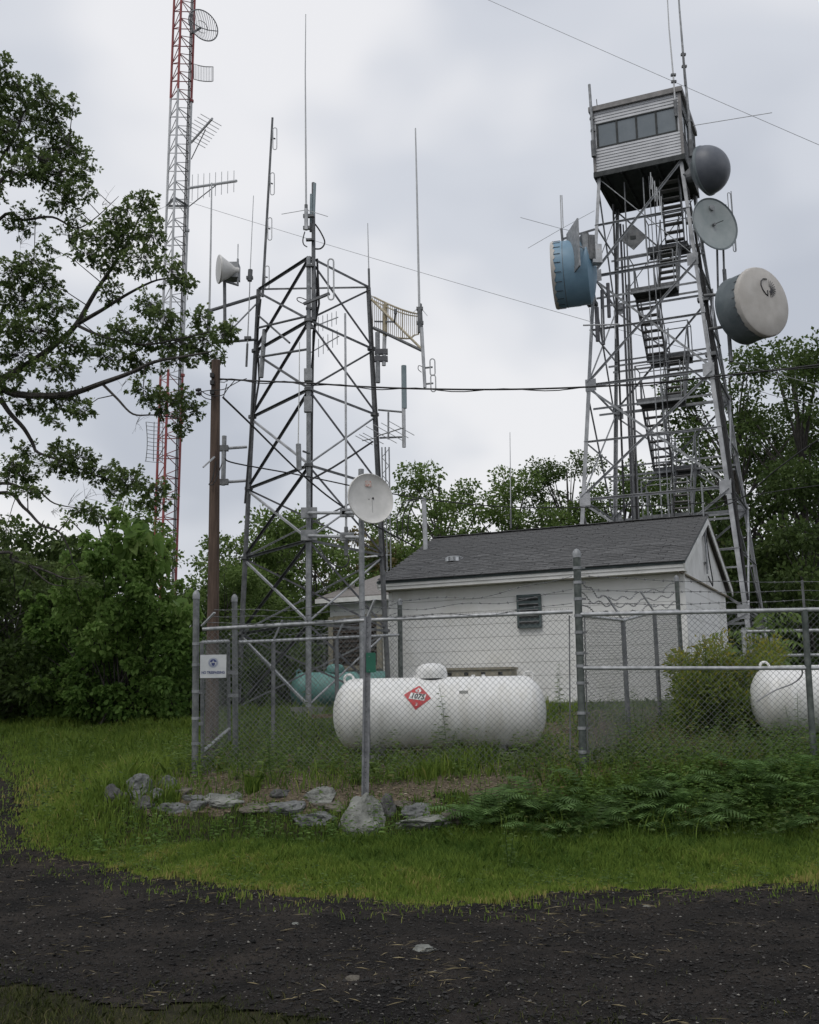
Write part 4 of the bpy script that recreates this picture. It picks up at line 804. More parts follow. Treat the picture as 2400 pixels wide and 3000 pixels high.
for i in range(24): tt = 2*math.pi*i/24; MB().beam(c-n*.08+(x_*math.cos(tt)+y_*math.sin(tt))*R0*1.0, c-n*.22+(x_*math.cos(tt)+y_*math.sin(tt))*R0*1.0, .012, .012).build('hook', galvd, t)
MB().beam(c-n*.2-x_*R0*.96-y_*.1, c-n*.73-x_*R0*.96-y_*.1, .03, .03).build('seam', drip_m, t)
rgt = n.cross(UP).normalized()
if rgt.x < 0: rgt = -rgt
lc = c+n*.068+UP*.36+rgt*.16; em = thing('emblem', '', '', lc); del em['label']; del em['category']; em.parent = t; em.location = lc-ORG[t.name]
arc = [(-.02, .19), (-.10, .185), (-.155, .13), (-.165, .05), (-.13, -.04), (-.07, -.11), (-.02, -.14), (-.02, -.03)]; ES = 1.4; MB().path([lc+rgt*a*ES*1.15+UP*b*ES for a, b in arc], .016, 5).build('emblem_arc', logo_m, em)
for i in range(11):
    aa_ = math.pi/2-math.pi*(i+.2)/11; p = lc+rgt*.03+(rgt*math.cos(aa_)+UP*math.sin(aa_))*.06+UP*.02; q = lc+rgt*.03+(rgt*math.cos(aa_)+UP*math.sin(aa_))*(.25)+UP*.02; MB().beam(p, q, (.004+.0022*i if i < 6 else .016-.001*(i-6))*1.5, .004, n).build('emblem_ray', logo_m, em)
for dz in (.55, -.55): MB().tube(c-n*.78+UP*dz*.8-rgt*.3, fleg(1, -1, c.z+dz*.9)+fl*.05, .045, n=8).build('mount_pipe', galvd, t)
ptube('support_pipe', at(2122, 790, 28.0), at(2142, 1060, 27.6), .055, galvd, t)
# grey dish
t = thing('dish_antenna', 'plain grey dish with thin feed arm beside the lookout stairs', 'dish', at(2060, 660, 28.2)); c = at(2097, 655, 27.4); n = V(.40, -.91, .03).normalized(); R0 = .75; x_, y_, a_ = frame(n)
MB().lathe(c, n, [(R0, 0), (R0*1.012, -.02), (R0*.97, -.06), (R0*.94, -.025), (R0*.5, -.09), (.01, -.12)], 44).build('reflector', dish_g, t, True); MB().lathe(c, n, [(R0, -.01), (R0*.7, -.12), (R0*.3, -.24), (.1, -.26)], 40, False, True).build('back_shell', shroud_g, t, True)
MB().beam(c-n*.08-x_*.02*1, c+n*.06+x_*.22+y_*.10, .018, .018).build('feed_arm', cabfloor, t); MB().lathe(c-n*.10, n, [(.045, 0), (.045, .07)], 10, True, True).build('hub', galvd, t); MB().lathe(c+y_*.48-n*.05-x_*.04, n, [(.085, 0), (.08, .03), (.02, .04)], 14, True, True).build('label_disc', galv, t)
MB().tube(c-n*.2, fleg(1, -1, c.z)+fl*.04, .06, n=8).build('mount_pipe', galvd, t)
# hemispherical radome
t = thing('radome_antenna', 'dark grey rounded radome dish below the right corner of the cab', 'dish', at(2040, 500, 28.4)); c = at(2068, 500, 27.8); n = V(.74, -.67, 0).normalized(); R0 = .68
MB().lathe(c, n, [(R0*math.cos(a*math.pi/2/12) if a < 12 else .005, .66*math.sin(a*math.pi/2/12)) for a in range(13)], 40).build('radome', radome_d, t, True); MB().lathe(c, n, [(R0*1.0, .04), (R0*1.03, .02), (R0*1.03, -.04), (R0*.92, -.10), (R0*.55, -.28), (.15, -.36)], 40, False, True).build('back_shell', shroud_g, t, True)
MB().lathe(c-n*.36, n, [(.17, 0), (.17, -.18)], 14, True, True).build('hub', galvd, t); MB().tube(c-n*.45+UP*.2, fleg(1, -1, c.z)+fl*.0, .06, n=8).build('mount_pipe', galvd, t)
# blue drum at left
t = thing('drum_antenna', 'large blue drum dish facing left from the lookout tower', 'dish', at(1720, 820, 28.4), 'drum antennas'); c = at(1627, 808, 27.9); n = V(-.955, .22, -.02).normalized(); R0 = .90
MB().lathe(c, n, [(R0, 0), (R0, -.62), (R0*.99, -.64), (R0*.98, -.92), (R0*.75, -1.02), (.2, -1.12)], 48, False, True).build('shroud', shroud_b, t, True); x_, y_, a_ = frame(n)
ring = []
for j, (rr, oo) in enumerate(((1.0, .045), (1.02, .01), (1.018, -.045))):
    for i in range(k2): tt = 2*math.pi*i/k2; w2 = (.016*math.sin(i*2.3)+.010*math.sin(i*5.9))*(j == 2); ring.append(c+n*(oo+w2*1.8)+(x_*math.cos(tt)+y_*math.sin(tt))*R0*(rr+w2*.5))
rim = MB(); rim.add(ring, [(j*k2+i, j*k2+(i+1) % k2, (j+1)*k2+(i+1) % k2, (j+1)*k2+i) for j in range(2) for i in range(k2)]); rim.build('cover_skirt', radome_w, t, True); MB().lathe(c, n, [(R0, .045), (.01, .06)], 48, False, True).build('cover', radome_w, t, True)
for i in range(22): tt = 2*math.pi*i/22; r_ = (x_*math.cos(tt)+y_*math.sin(tt))*R0*1.012; MB().beam(c-n*.05+r_, c-n*.22+r_, .012, .012).build('hook', cabfloor, t)
MB().lathe(c-n*.28, n, [(R0*1.006, -.008), (R0*1.006, .008)], 48).build('band', shroud_g, t)
for dz in (.4, -.4): MB().tube(c-n*.98+UP*dz, fleg(-1, -1, c.z+dz), .05, n=8).build('mount_pipe', galvd, t)
# flat panel antenna with radios
t = thing('panel_antenna', 'flat square panel antenna seen edge on in front of the blue drum', 'antenna', at(1720, 760, 27.5)); c = at(1680, 731, 27.0); n = V(-.97, -.14, .0).normalized(); tt = n.cross(UP).normalized()
MB().box(c, tt*.50+UP*.0, n*.02, UP*.66).build('panel', galv, t)
for s in (-1, 1): MB().beam(c-n*.03-tt*.45*s-UP*.1, c-n*.35+UP*.02, .03, .03).build('strut', galvl, t)
for k_, (dx, dz, hw, hh) in enumerate(((.30, .12, .08, .30), (.48, .05, .09, .34), (.62, -.12, .13, .26))): MB().box(c-n*dx+UP*dz, n*hw, tt*.12, UP*hh).build('radio_box', (galv, galvd, galvl)[k_], t)
MB().tube(c-n*.4+UP*.5, fleg(-1, -1, 14.0), .035, n=8).build('mount_pipe', tower_dark, t); MB().tube(c-n*.4-UP*.4, fleg(-1, -1, 13.0), .035, n=8).build('mount_pipe', tower_dark, t)
# ground plane whip left
t = thing('ground_plane_antenna', 'loop topped antenna with long crossed radials left of the lookout', 'antenna', at(1648, 720, 27.6)); q = at(1645, 670, 27.6); MB().tube(q+UP*.02, at(1642, 572, 27.6), .016, n=6).build('rod', rod_m, t); MB().tube(q+UP*.02+V(.05, 0, 0), at(1646.5, 572, 27.6), .014, n=6).build('rod', rod_m, t)
MB().tube(at(1652, 748, 27.6), q, .035, n=8).build('base_sleeve', galvd, t); MB().beam(at(1650, 700, 27.6), at(1742, 672, 27.9), .05, .05).build('boom', galvd, t)
for e_, de in (((1525, 637), 27), ((1547, 727), 28.6), ((1742, 617), 27), ((1735, 690), 28.6)): MB().tube(q, at(*e_, de), .007, n=5).build('radial', rod_m, t)
# diamond panel and collinears inside the tower
t = thing('panel_antenna', 'diamond turned grey panel antenna inside the upper lookout frame', 'antenna', at(1855, 695, 30)); c = at(1855, 697, 29.2); x_, y_, a_ = frame(V(-.2, -1, .1)); MB().box(c, (x_+y_)*.19, (x_-y_)*.19, a_*.02).build('panel', galvd, t); MB().box(c+a_*.03, x_*.08, y_*.05, a_*.01).build('plate', cabfloor, t); MB().tube(c-a_*.02, fp(-.6, -.3, c.z+.1), .03, n=6).build('mount_pipe', galvd, t)
t = thing('yagi_antenna', 'stepped cluster of short vertical rods hanging below the cab', 'antenna', at(1912, 540, 27.2), 'yagi antennas'); MB().tube(at(1908, 515, 27.2), at(1940, 610, 27.6), .014, n=6).build('boom', rod_m, t)
for i, (x0, ya, yb) in enumerate(((1906, 505, 555), (1911, 522, 575), (1918, 530, 590), (1924, 548, 605), (1932, 560, 618), (1937, 575, 640))): MB().tube(at(x0, ya, 27.2), at(x0+2, yb, 27.2), .012, n=5).build('element', rod_m, t)
for lb, pts, D, r in (('thin whip antenna, left of the two on the cab roof', [(1405, 0), (1398, -60), (1405, 0), (1417, 185)], 28.0, .014), ):
    t = whip(lb, [(1402, -70), (1409, 60), (1418, 160), (1424, 245)], 28.0, .030, .014, rod_m, [(1418, 158), (1419, 172)])
t = whip('thick whip antenna, right of the two on the cab roof', [(1424, -90), (1431, 20), (1440, 130), (1450, 240), (1456, 330)], 28.3, .05, .02, galv, [(1439, 115), (1441, 140), (1452, 255)])
ptube('side_rod', U(1438, 110, 28.25), U(1443, 180, 28.25), .03, galvd, t)
t = whip('stubby grey pole antenna at the left cab corner', [(1241, 178), (1243, 205), (1246, 250), (1251, 330)], 28.9, .045, .040, galv, [(1247, 250), (1249, 275)]); t = whip('hair thin whip antenna beside the stubby pole on the cab roof', [(1256, 208), (1259, 236)], 29.2, .008, .005, rod_m)
wire('antenna_rod', 'long thin horizontal rod pointing right from the cab', 'antenna', [at(2030, 368, 28.4), at(2262, 330, 27.0)], .010, rod_m)
t = thing('dipole_loop_antenna', 'narrow folded loop antenna right of the plain grey dish', 'antenna', at(2140, 640, 28)); fold(t, at(2138, 595, 28), .62, .09, V(1, .2, 0), .012); fold(t, at(2152, 715, 28), .45, .09, V(1, .2, 0), .012); MB().tube(at(2142, 560, 28.03), at(2155, 735, 28.03), .012, n=6).build('mast_pipe', galv, t); MB().tube(at(2128, 600, 28.0), at(2070, 615, 28.5), .015, n=6).build('boom', galv, t)
t = yagi('vertical element antenna on a crossbar left of the lookout mid height', (1228, 685), (1305, 683), 27.6, 27.6, 3, .95, .022, er=.013)
for i, (x0, ya, yb, r) in enumerate(((1768, 850, 1010, .05), (1785, 830, 930, .05), (1752, 900, 1000, .06), (2105, 720, 900, .03), (2123, 715, 840, .03))): ptube('stand_pipe', at(x0, yb, 27.9), at(x0-4, ya, 27.9), r, tower_dark if i < 3 else galvd, ft)
# ------------------------------------------------------------------ antennas on the guyed mast
t = thing('grid_dish', 'round wire grid dish high on the guyed mast', 'dish', at(560, 75, 41.6)); c = at(596, 74, 41.2); n = V(.62, -.78, 0).normalized(); R0 = .68; x_, y_, a_ = frame(n)
MB().lathe(c, n, [(R0, -.02), (R0+.03, 0), (R0, .02), (R0-.03, 0), (R0, -.02)], 36).build('rim', galvd, t)
for i in range(-8, 9):
    a = i/9*R0; hh = math.sqrt(R0*R0-a*a); MB().path([c+x_*a+y_*(hh*s)-n*(.22*(1-(a*a+(hh*s)**2)/(R0*R0))) for s in (-1, -.5, 0, .5, 1)], .012, 5).build('grid_wire', galv, t)
MB().path([c+x_*a*R0-n*.22*(1-a*a) for a in (-1, -.5, 0, .5, 1)], .02, 5).build('rib', galvd, t); MB().lathe(c-n*.12, n, [(.27, 0), (.27, -.04)], 24).build('ring', galvd, t); MB().tube(c-n*.2, V(MX+.4+mlean(c.z), MY-.2, c.z), .05, n=6).build('mount_pipe', galvd, t)
t = thing('grid_reflector', 'square wire grid reflector on the mast below the round grid dish', 'antenna', at(570, 215, 41.6)); 
for i in range(13): a = i/12; MB().tube(at(568+a*56, 187+14*a*(1.6-a), 41.2), at(568+a*56, 232+12*a*(1.5-a), 41.2), .012, n=5).build('grid_wire', greyp, t)
MB().path([at(568+a*56, 187+14*a*(1.6-a), 41.2) for a in (0, .3, .6, .9, 1)]+[at(568+a*56, 232+12*a*(1.5-a), 41.2) for a in (1, .9, .6, .3, 0)], .02, 5, closed=True).build('rim', galvd, t)
t = yagi('slanted many element yagi antenna halfway up the mast', (403, 300), (447, 250), 41.6, 38.5, 8, 1.15, .05, elv=V(.85, .35, -.38).normalized(), er=.014); MB().tube(U(403, 335, 41.8), U(433, 273, 39.5), .022, n=6).build('strut', galv, t)
t = yagi('upright element yagi antenna on a dark boom low on the grey band', (398, 396), (498, 381), 41.6, 39.0, 8, 1.15, .055, er=.014); MB().tube(U(398, 435, 41.8), U(455, 390, 40), .022, n=6).build('strut', galv, t)
t = thing('grid_reflector', 'tall curved grid reflector hanging on the left of the mast', 'antenna', at(440, 1280, 41.5)); 
for i in range(11):
    v = 1236+i*11.5; MB().path([at(428+6*math.sin(i*.3)-(i*.4), v, 41.0), at(450, v+3, 41.3), at(478, v+4, 41.4)], .012, 5).build('grid_wire', galv, t)
for x0 in (428, 452, 478): MB().path([at(x0+(5*math.sin(k_*.35) if x0 < 440 else 0)-k_*.3, 1236+k_*14.4, 41.1 if x0 < 440 else 41.4) for k_ in range(9)], .016, 5).build('rib', galvd, t)
# small far mast
t = thing('small_mast', 'slim distant lattice mast behind the round white dish', 'mast', at(1140, 2040, 33))
for i, dx in enumerate((0, 10, 21)): ptube('leg', at(1121+dx+4, 1700, 33), at(1119+dx, 1310, 33), .022, galv, t)
for k_ in range(15):
    y0 = 1315+k_*25; a, b = (1119, 1140) if k_ % 2 else (1140, 1119); MB().tube(at(a, y0, 33), at(b, y0+25, 33), .012, n=5).build('diagonal_bar', galv, t)
whip('lone thin whip antenna standing above the dark roof', [(1074, 910), (1075, 1000), (1076, 1112)], 27.5, .014, .008, rod_m)
yagi('tiny horizontal antenna low behind the building left end', (768, 1172), (812, 1170), 26.5, 26.5, 5, .5, .012, elv=V(.9, .1, .12).normalized())
# ------------------------------------------------------------------ chain link fences
def chain(name, b0, t0, b1, t1, parent, pitch=.072, r=.0022, m=None):
    b0, t0, b1, t1 = map(Vector, (b0, t0, b1, t1)); L = ((b1-b0).length+(t1-t0).length)/2; Hh = ((t0-b0).length+(t1-b1).length)/2; mm = MB()
    def P(s, t): a = s/L; c = t/Hh; return (b0.lerp(b1, a)).lerp(t0.lerp(t1, a), c)
    nrm = (b1-b0).cross(t0-b0).normalized()*r*.9; k_ = -Hh
    def seg(s0, s1, sg):      # wire from (s0,0) to (s1,Hh) clipped
        ta, tb = 0.0, 1.0
        for e0, e1 in ((s0, s1),):
            d = e1-e0
            for lim, sgn in ((0.0, 1), (L, -1)):
                f0 = (e0-lim)*sgn; f1 = (e1-lim)*sgn
                if f0 < 0 and f1 < 0: return
                if f0 < 0: ta = max(ta, -f0/(f1-f0))
                if f1 < 0: tb = min(tb, f0/(f0-f1))
        if tb-ta < .01: return
        n = 3; pts = [P(s0+(s1-s0)*(ta+(tb-ta)*i/n), Hh*(ta+(tb-ta)*i/n))+nrm*sg for i in range(n+1)]
        mm.path(pts, r, 3)
    while k_ < L+Hh:
        seg(k_, k_+Hh, 1); seg(k_+Hh, k_, -1); k_ += pitch
    n = int(L/pitch)
    for i in range(n):
        c = P((i+.5)*pitch, Hh); d = (t1-t0).normalized(); mm.tube(c-UP*.004, c+UP*.035+d*.014, r*.9, n=3, cap=False); mm.tube(c-UP*.004, c+UP*.035-d*.014, r*.9, n=3, cap=False)
    return mm.build(name, m or wire_m, parent, kind='stuff')
def barbed(p, q, parent, sag=.02, wav=.012, seed=0, n=30):
    r_ = random.Random(seed); mm = MB(); pts = []
    ph = r_.uniform(0, 6)
    for i in range(n+1):
        t = i/n; pts.append(Vector(p).lerp(Vector(q), t)-UP*sag*4*t*(1-t)+UP*wav*math.sin(t*13+ph)*math.sin(math.pi*t))
    mm.path(pts, .0036, 4); L = (Vector(q)-Vector(p)).length; nb_ = int(L/.11)
    for i in range(1, nb_):
        f = i/nb_*n; a = pts[int(f)].lerp(pts[min(n, int(f)+1)], f-int(f))
        for _ in range(2): d = V(r_.uniform(-1, 1), r_.uniform(-.6, .6), r_.uniform(-1, 1)).normalized()*.018; mm.tube(a-d, a+d, .0025, n=3, cap=False)
        mm.tube(a-V(.012, 0, 0), a+V(.012, 0, 0), .006, n=4)
    return mm.build('barbed_wire', galvd, parent)
def fpost(name, b, t, r, parent, m, cap=True):
    o = ptube(name, b-UP*.25, t, r, m, parent, n=12)
    if cap: MB().lathe(t, UP, [(r*1.12, -.05), (r*1.12, 0), (r*.95, .03), (r*.5, .055), (.004, .065)], 12, True).build('post_cap', galv, o, True)
    return o
def bands(parent, b, t, r, zs, side):
    for f in zs:
        c = b.lerp(t, f); MB().lathe(c, t-b, [(r*1.14, -.018), (r*1.14, .018)], 12, True, True).build('tension_band', galv, parent); MB().beam(c, c+side*(r+.05), .025, .02).build('band_lug', galvd, parent)
def put(p, z): return V(p.x, p.y, z)
P1b, P1t = U(411, 1627, 13.7), U(413.5, 1253, 13.7); P2b, P2t = U(497, 1584, 15.8), U(494, 1260, 15.8); S0b, S0t = U(1228, 1611, 13.1), U(1214.5, 1166, 13.1)
R1b, R1t = U(1714, 1606, 13.0), U(1693, 1283, 13.0); S1b, S2b = None, None
RAL0, RAL1 = U(427, 1325, 13.68), U(1206, 1288, 13.12); RM = U(772, 1306, 13.42)
f1 = thing('chain_link_fence', 'long chain link fence section in front of the white tank', 'fence', (P1b+S0b)/2, 'chain link fences')
o = fpost('corner_post', P1b, P1t, .042, f1, galvp)
MB().tube(RAL0, RM, .024, n=10).build('top_rail', rail_m, f1, True); MB().tube(RM, RAL1, .0242, n=10).build('top_rail', rail_m, f1, True)
mb_ = put(RM, Hf(RM.x, RM.y)-.1); ptube('line_post', mb_, RM-UP*.02, .032, galvp, f1, n=10)
ge0 = put(RAL0, Hf(RAL0.x, RAL0.y)+.02); ge1 = put(RAL1, Hf(RAL1.x, RAL1.y)+.02); chain('chain_link_mesh', ge0, RAL0+UP*.01, put(RM, Hf(RM.x, RM.y)+.02), RM+UP*.01, f1); chain('chain_link_mesh', put(RM, Hf(RM.x, RM.y)+.02), RM+UP*.01, ge1, RAL1+UP*.01, f1)
armt = U(790, 1262, 13.3); MB().beam(RM+UP*.0, armt, .035, .02).build('barb_arm', rail_m, f1); arm0 = U(452, 1290, 13.5); MB().beam(U(425, 1318, 13.68), arm0, .03, .018).build('barb_arm', rail_m, f1)
for i, (v0, f) in enumerate(((1213, .98), (1241, .6), (1270, .22))):
    barbed(U(1205, v0, 13.1), RM.lerp(armt, f), f1, .10-.02*i, .03, i); barbed(RM.lerp(armt, f), RAL0.lerp(arm0, f)+UP*.04, f1, .05, .02, i+5)
bands(f1, P1b, P1t, .042, (.16, .3, .45, .60, .72), V(1, 0, 0))
# right section with mid rail
f2 = thing('chain_link_fence', 'chain link fence section with a middle rail in front of the right tank', 'fence', (S0b+R1b)/2, 'chain link fences')
fpost('corner_post', S0b, S0t, .075*.62, f2, post_m); bands(f2, S0b, S0t, .047, (.06, .17, .24, .38, .46, .52, .62, .70, .78, .86, .93), V(1, -.1, 0)); ptube('tension_bar', U(1201, 1590, 13.08), U(1199, 1296, 13.08), .008, galvd, f2); ptube('tension_bar', U(1238, 1585, 13.08), U(1231, 1300, 13.08), .008, galvd, f2)
RT0, RT1 = U(1222, 1294, 13.08), U(1694, 1284, 13.0); RT2 = U(2150, 1274, 12.9)
fpost('line_post', R1b, RT1+UP*.0, .038, f2, post_m, False)
for a, b in ((RT0, RT1), (RT1, RT2)): MB().tube(a, b, .026 if a is RT0 else .0262, n=10).build('top_rail', rail_m, f2, True)
RMa, RMb = U(1227, 1407, 13.08), U(1700, 1407, 13.0); MB().tube(RMa, RMb, .024, n=10).build('mid_rail', rail_m, f2, True); MB().tube(U(1706, 1407, 13.0), U(2150, 1400, 12.9), .0242, n=10).build('mid_rail', rail_m, f2, True)
chain('chain_link_mesh', U(1232, 1608, 13.06), RT0+UP*.01, U(1712, 1606, 12.98), RT1+UP*.01, f2); chain('chain_link_mesh', U(1714, 1606, 12.98), RT1+UP*.01, U(2160, 1600, 12.88), RT2+UP*.01, f2)
b9, t9 = U(2170, 1600, 12.9), U(2150, 1165, 12.9); fpost('corner_post', b9, t9, .045, f2, post_m)
for i, v0 in enumerate((1212, 1241, 1270)): barbed(U(1222, v0, 13.1), U(1690, (1225, 1243, 1263)[i], 13.0), f2, .03, .008, 20+i); barbed(U(1690, (1225, 1243, 1263)[i], 13.0), U(2150, 1205+28*i, 12.9), f2, .03, .008, 25+i)
MB().beam(RT1, U(1689, 1222, 12.95), .03, .018).build('barb_arm', galvd, f2)
# side section back to the building corner
f3 = thing('chain_link_fence', 'chain link fence section running back to the building corner', 'fence', S0b, 'chain link fences')
pts3 = [(1228, 13.1), (1322, 15.6), (1390, 17.8), (1442, 20.0)]; rails = [U(1222, 1296, 13.12)]
for u, D in pts3[1:]:
    g = U(u, 1500, D); g.z = Hf(g.x, g.y); top = g+UP*1.80; rails.append(top)
    if D < 19.5: fpost('line_post', g, top, .035, f3, galvd, False); MB().beam(top, top+V(-.22, -.05, .34), .035, .02).build('barb_arm', galv, f3)
    else: fpost('end_post', g, top+UP*.6, .042, f3, post_m)
for i in range(3):
    a, b = rails[i], rails[i+1]; MB().tube(a, b, .022, n=8).build('top_rail', rail_m, f3, True); chain('chain_link_mesh', put(a, Hf(a.x, a.y)), a, put(b, Hf(b.x, b.y)), b, f3, r=.0024)
for k_ in range(3):
    prev = U(1218, 1215+27*k_, 13.1)
    for i, tp in enumerate(rails[1:]):
        q = tp+(V(-.22, -.05, .34)*(1-.32*k_) if i < 2 else UP*(.55-.18*k_)); barbed(prev, q, f3, .07, .04, 40+k_*3+i, 20); prev = q
# gate on the left
gt = thing('chain_link_gate', 'narrow chain link gate holding the no trespassing sign', 'gate', (P1b+P2b)/2)
g0b, g0t, g1b, g1t = U(427, 1618, 13.95), U(425, 1353, 13.95), U(483, 1560, 15.5), U(481, 1350, 15.5)
m0, m1 = g0b.lerp(g0t, .13), g1b.lerp(g1t, .12)
for a, b in ((g0b, g0t), (g1b, g1t)): ptube('gate_stile', a, b, .024, galvp, gt)
for a, b in ((g0t, g1t), (m0, m1)): MB().tube(a, b, .022, n=8).build('gate_rail', rail_m, gt, True) if b is not None and a.z > 0 and not (a is m0 and False) else None
chain('chain_link_mesh', g0b, g0t, g1b, g1t, gt)
for z in (.35, .6): c = g0b.lerp(g0t, z); MB().box(c-V(.05, 0, 0), V(.06, 0, 0), V(0, .03, 0), UP*.02).build('hinge', galv, gt)
for z in (.45, .68): c = g1b.lerp(g1t, z); MB().box(c+V(.06, 0, 0), V(.07, 0, 0), V(0, .03, 0), UP*.025).build('latch', galv, gt)
# back section behind tank
f4 = thing('chain_link_fence', 'rear chain link fence section between the gate and the building', 'fence', P2b, 'chain link fences'); fpost('corner_post', P2b, P2t, .042, f4, galvp)
Bp = [U(503, 1352, 15.8), U(576, 1349, 16.2), U(709, 1343, 17.0), U(842, 1337, 18.0)]
for a, b in zip(Bp[:-1], Bp[1:]): MB().tube(a, b, .022, n=8).build('top_rail', rail_m, f4, True); chain('chain_link_mesh', put(a, Hf(a.x, a.y)+.02), a, put(b, Hf(b.x, b.y)+.02), b, f4, r=.0024)
for i, a in enumerate(Bp[1:]):
    if i < 2: fpost('line_post', put(a, Hf(a.x, a.y)), a, .032, f4, galvd, False); MB().beam(a, a+V(.14, -.05, .30), .035, .02).build('barb_arm', galv, f4)
    else: fpost('end_post', put(a, Hf(a.x, a.y)), U(842, 1268, 18.0), .04, f4, post_m)
for k_ in range(3):
    prev = P2b.lerp(P2t, .78+.08*k_)
    for i, a in enumerate(Bp[1:]): q = a+(V(.14, -.05, .30)*(.4+.3*k_) if i < 2 else UP*(.2+.18*k_)); barbed(prev, q, f4, .05, .03, 60+k_*3+i, 16); prev = q
# far fence and gate rails behind
f5 = thing('chain_link_fence', 'far chain link fence behind the teal tank', 'fence', U(700, 1400, 31), 'chain link fences'); fa, fb = U(630, 1338, 30.5), U(842, 1334, 30.5)
for k_ in range(5): a = fa.lerp(fb, k_/4); fpost('line_post', put(a, 1.5), a, .035, f5, galvl, False)
MB().tube(fa, fb, .03, n=8).build('top_rail', rail_m, f5); MB().tube(fa-UP*.25, fb-UP*.25, .025, n=8).build('mid_rail', rail_m, f5); chain('chain_link_mesh', put(fa, 1.52), fa, put(fb, 1.52), fb, f5, .1, .004, galvl)
f6 = thing('pipe_rail_fence', 'white pipe rails behind the right tank', 'fence', U(1700, 1480, 17.5))
for v in (1328, 1380): MB().tube(U(1560, v+2, 17.5), U(2000, v-6, 17.5), .024, n=8).build('rail', rail_m, f6)
for u in (1566, 1780, 1990): ptube('post', put(U(u, 1400, 17.5), Hf(U(u, 1400, 17.5).x, 17.5)-.1), U(u, 1322, 17.5), .04, rail_m, f6)
for k_ in range(7): a = U(1568+k_*11, 1330, 19.5); ptube('post', put(a, 1.2), put(a, a.z-.02*k_), .03, galv, f6)
# ------------------------------------------------------------------ gas tanks
def gas_tank(lbl, c, R_, L_, ax, m, yaw=0, rails=True, lids=True, placard=False, dome_at=0.0, grp='gas tanks'):
    ax = Vector(ax).normalized(); side = V(-ax.y, ax.x, 0)
    g = Hf(c.x, c.y); t = thing('gas_tank', lbl, 'tank', V(c.x, c.y, g), grp); hl_ = L_/2; prof = []
    for i in range(9): a = math.pi/2*i/8; prof.append((max(.004, R_*math.sin(a)), -hl_+R_*.62*(1-math.cos(a))))
    prof += [(R_, -hl_+R_*.62+.02), (R_*1.003, 0), (R_, hl_-R_*.62-.02)]
    for i in range(9): a = math.pi/2*(8-i)/8; prof.append((max(.004, R_*math.sin(a)), hl_-R_*.62*(1-math.cos(a))))
    sh_ = MB().lathe(c, ax, prof, 56).build('shell', m, t, True)
    for s in (-1, 1):
        MB().lathe(c, ax, [(R_*1.004, s*(hl_-R_*.62)-.008), (R_*1.006, s*(hl_-R_*.62)), (R_*1.004, s*(hl_-R_*.62)+.008)], 56).build('weld_seam', m, sh_, True)
        q = c+ax*s*(hl_-R_*.46)+UP*R_*.88; pts = [q+(ax*math.cos(a)+UP*math.sin(a))*.065+UP*.05 for a in np.linspace(-.9, math.pi+.9, 12)]; MB().path(pts, .02, 6).build('lifting_lug', m, t, True)
        for k_ in (-1, 1): MB().box(c+ax*s*hl_*.56+side*k_*R_*.3-UP*R_*.98, ax*.07, side*.05, UP*.10)  .build('leg', concrete, t)
    dc_ = c+ax*dome_at+UP*(R_*.965)
    dm_ = MB().lathe(dc_, UP, [(.215, .0), (.222, .05), (.215, .11), (.185, .165), (.12, .20), (.004, .213)], 32).build('dome_lid', m, t, True); MB().lathe(dc_-UP*.02, UP, [(.205, -.04), (.205, .02)], 24).build('dome_collar', blackp, t)
    MB().box(dc_+ax*.235-UP*.0, ax*.02, side*.05, UP*.015).build('hinge', blackp, dm_); MB().box(dc_-ax*.24+UP*.02, ax*.015, side*.03, UP*.03).build('latch', m, dm_)
    MB().lathe(c, ax, [(R_*1.003, -.008), (R_*1.006, 0), (R_*1.003, .008)], 56).build('weld_seam', m, sh_, True); MB().box(c+ax*.32-side*(R_*.86)+UP*(R_*.53), ax*.06, UP*.035-side*.018, side*.003).build('data_plate', trim_w, t)
    for dx in (.48, .62): MB().lathe(c+ax*dx+UP*R_*.99, UP, [(.025, 0), (.025, .03)], 8, False, True).build('fitting', m, t)
    return t
Tc = at(1288, 2088, 15.1); RT = .485; tk = gas_tank('large white gas tank with a red diamond placard inside the front fence', Tc, RT, 2.94, (1, -.0, 0), white_tank, dome_at=-.10)
for k_, dy in enumerate((-.36, .36)): o = MB().box(V(Tc.x-.05, Tc.y+dy, Tc.z-RT-.21), V(1.75, 0, 0), V(0, .10, 0), UP*.08).build('skid_timber', timber, tk)
for dx in (-.95, .9): MB().box(V(Tc.x+dx, Tc.y, Tc.z-RT-.10), V(.12, 0, 0), V(0, .5, 0), UP*.05).build('saddle', concrete, tk)
MB().beam(U(660, 1508, 15.9), U(722, 1507, 15.6), .06, .05).build('skid_timber', timber, tk)
pc_a = (1225-1288)/FPX*15.1; pang = math.asin(min(.9, (2088-2042)/FPX*15.1/RT)); 
def pcyl(a, b, lift):            # label coordinates -> tank surface (front side faces -Y)
    ro = rad(-9); a2 = a*math.cos(ro)-b*math.sin(ro); b2 = a*math.sin(ro)+b*math.cos(ro); th = pang+b2/RT; return V(Tc.x+pc_a+a2, Tc.y-math.cos(th)*(RT*1.004+lift), Tc.z+math.sin(th)*(RT*1.004+lift))
pl = thing('placard', '', '', pcyl(0, 0, 0)); del pl['label']; del pl['category']; pl.parent = tk; pl.location = pcyl(0, 0, 0)-ORG[tk.name]
HDg = .185; mm = MB(); NG = 10
vs_ = [pcyl(((i-j)/NG)*HDg*1.0, ((i+j)/NG-1)*HDg, .004) for j in range(NG+1) for i in range(NG+1)]; mm.add(vs_, [(j*(NG+1)+i, j*(NG+1)+i+1, (j+1)*(NG+1)+i+1, (j+1)*(NG+1)+i) for j in range(NG) for i in range(NG)]); mm.build('placard_face', placard_r, pl)
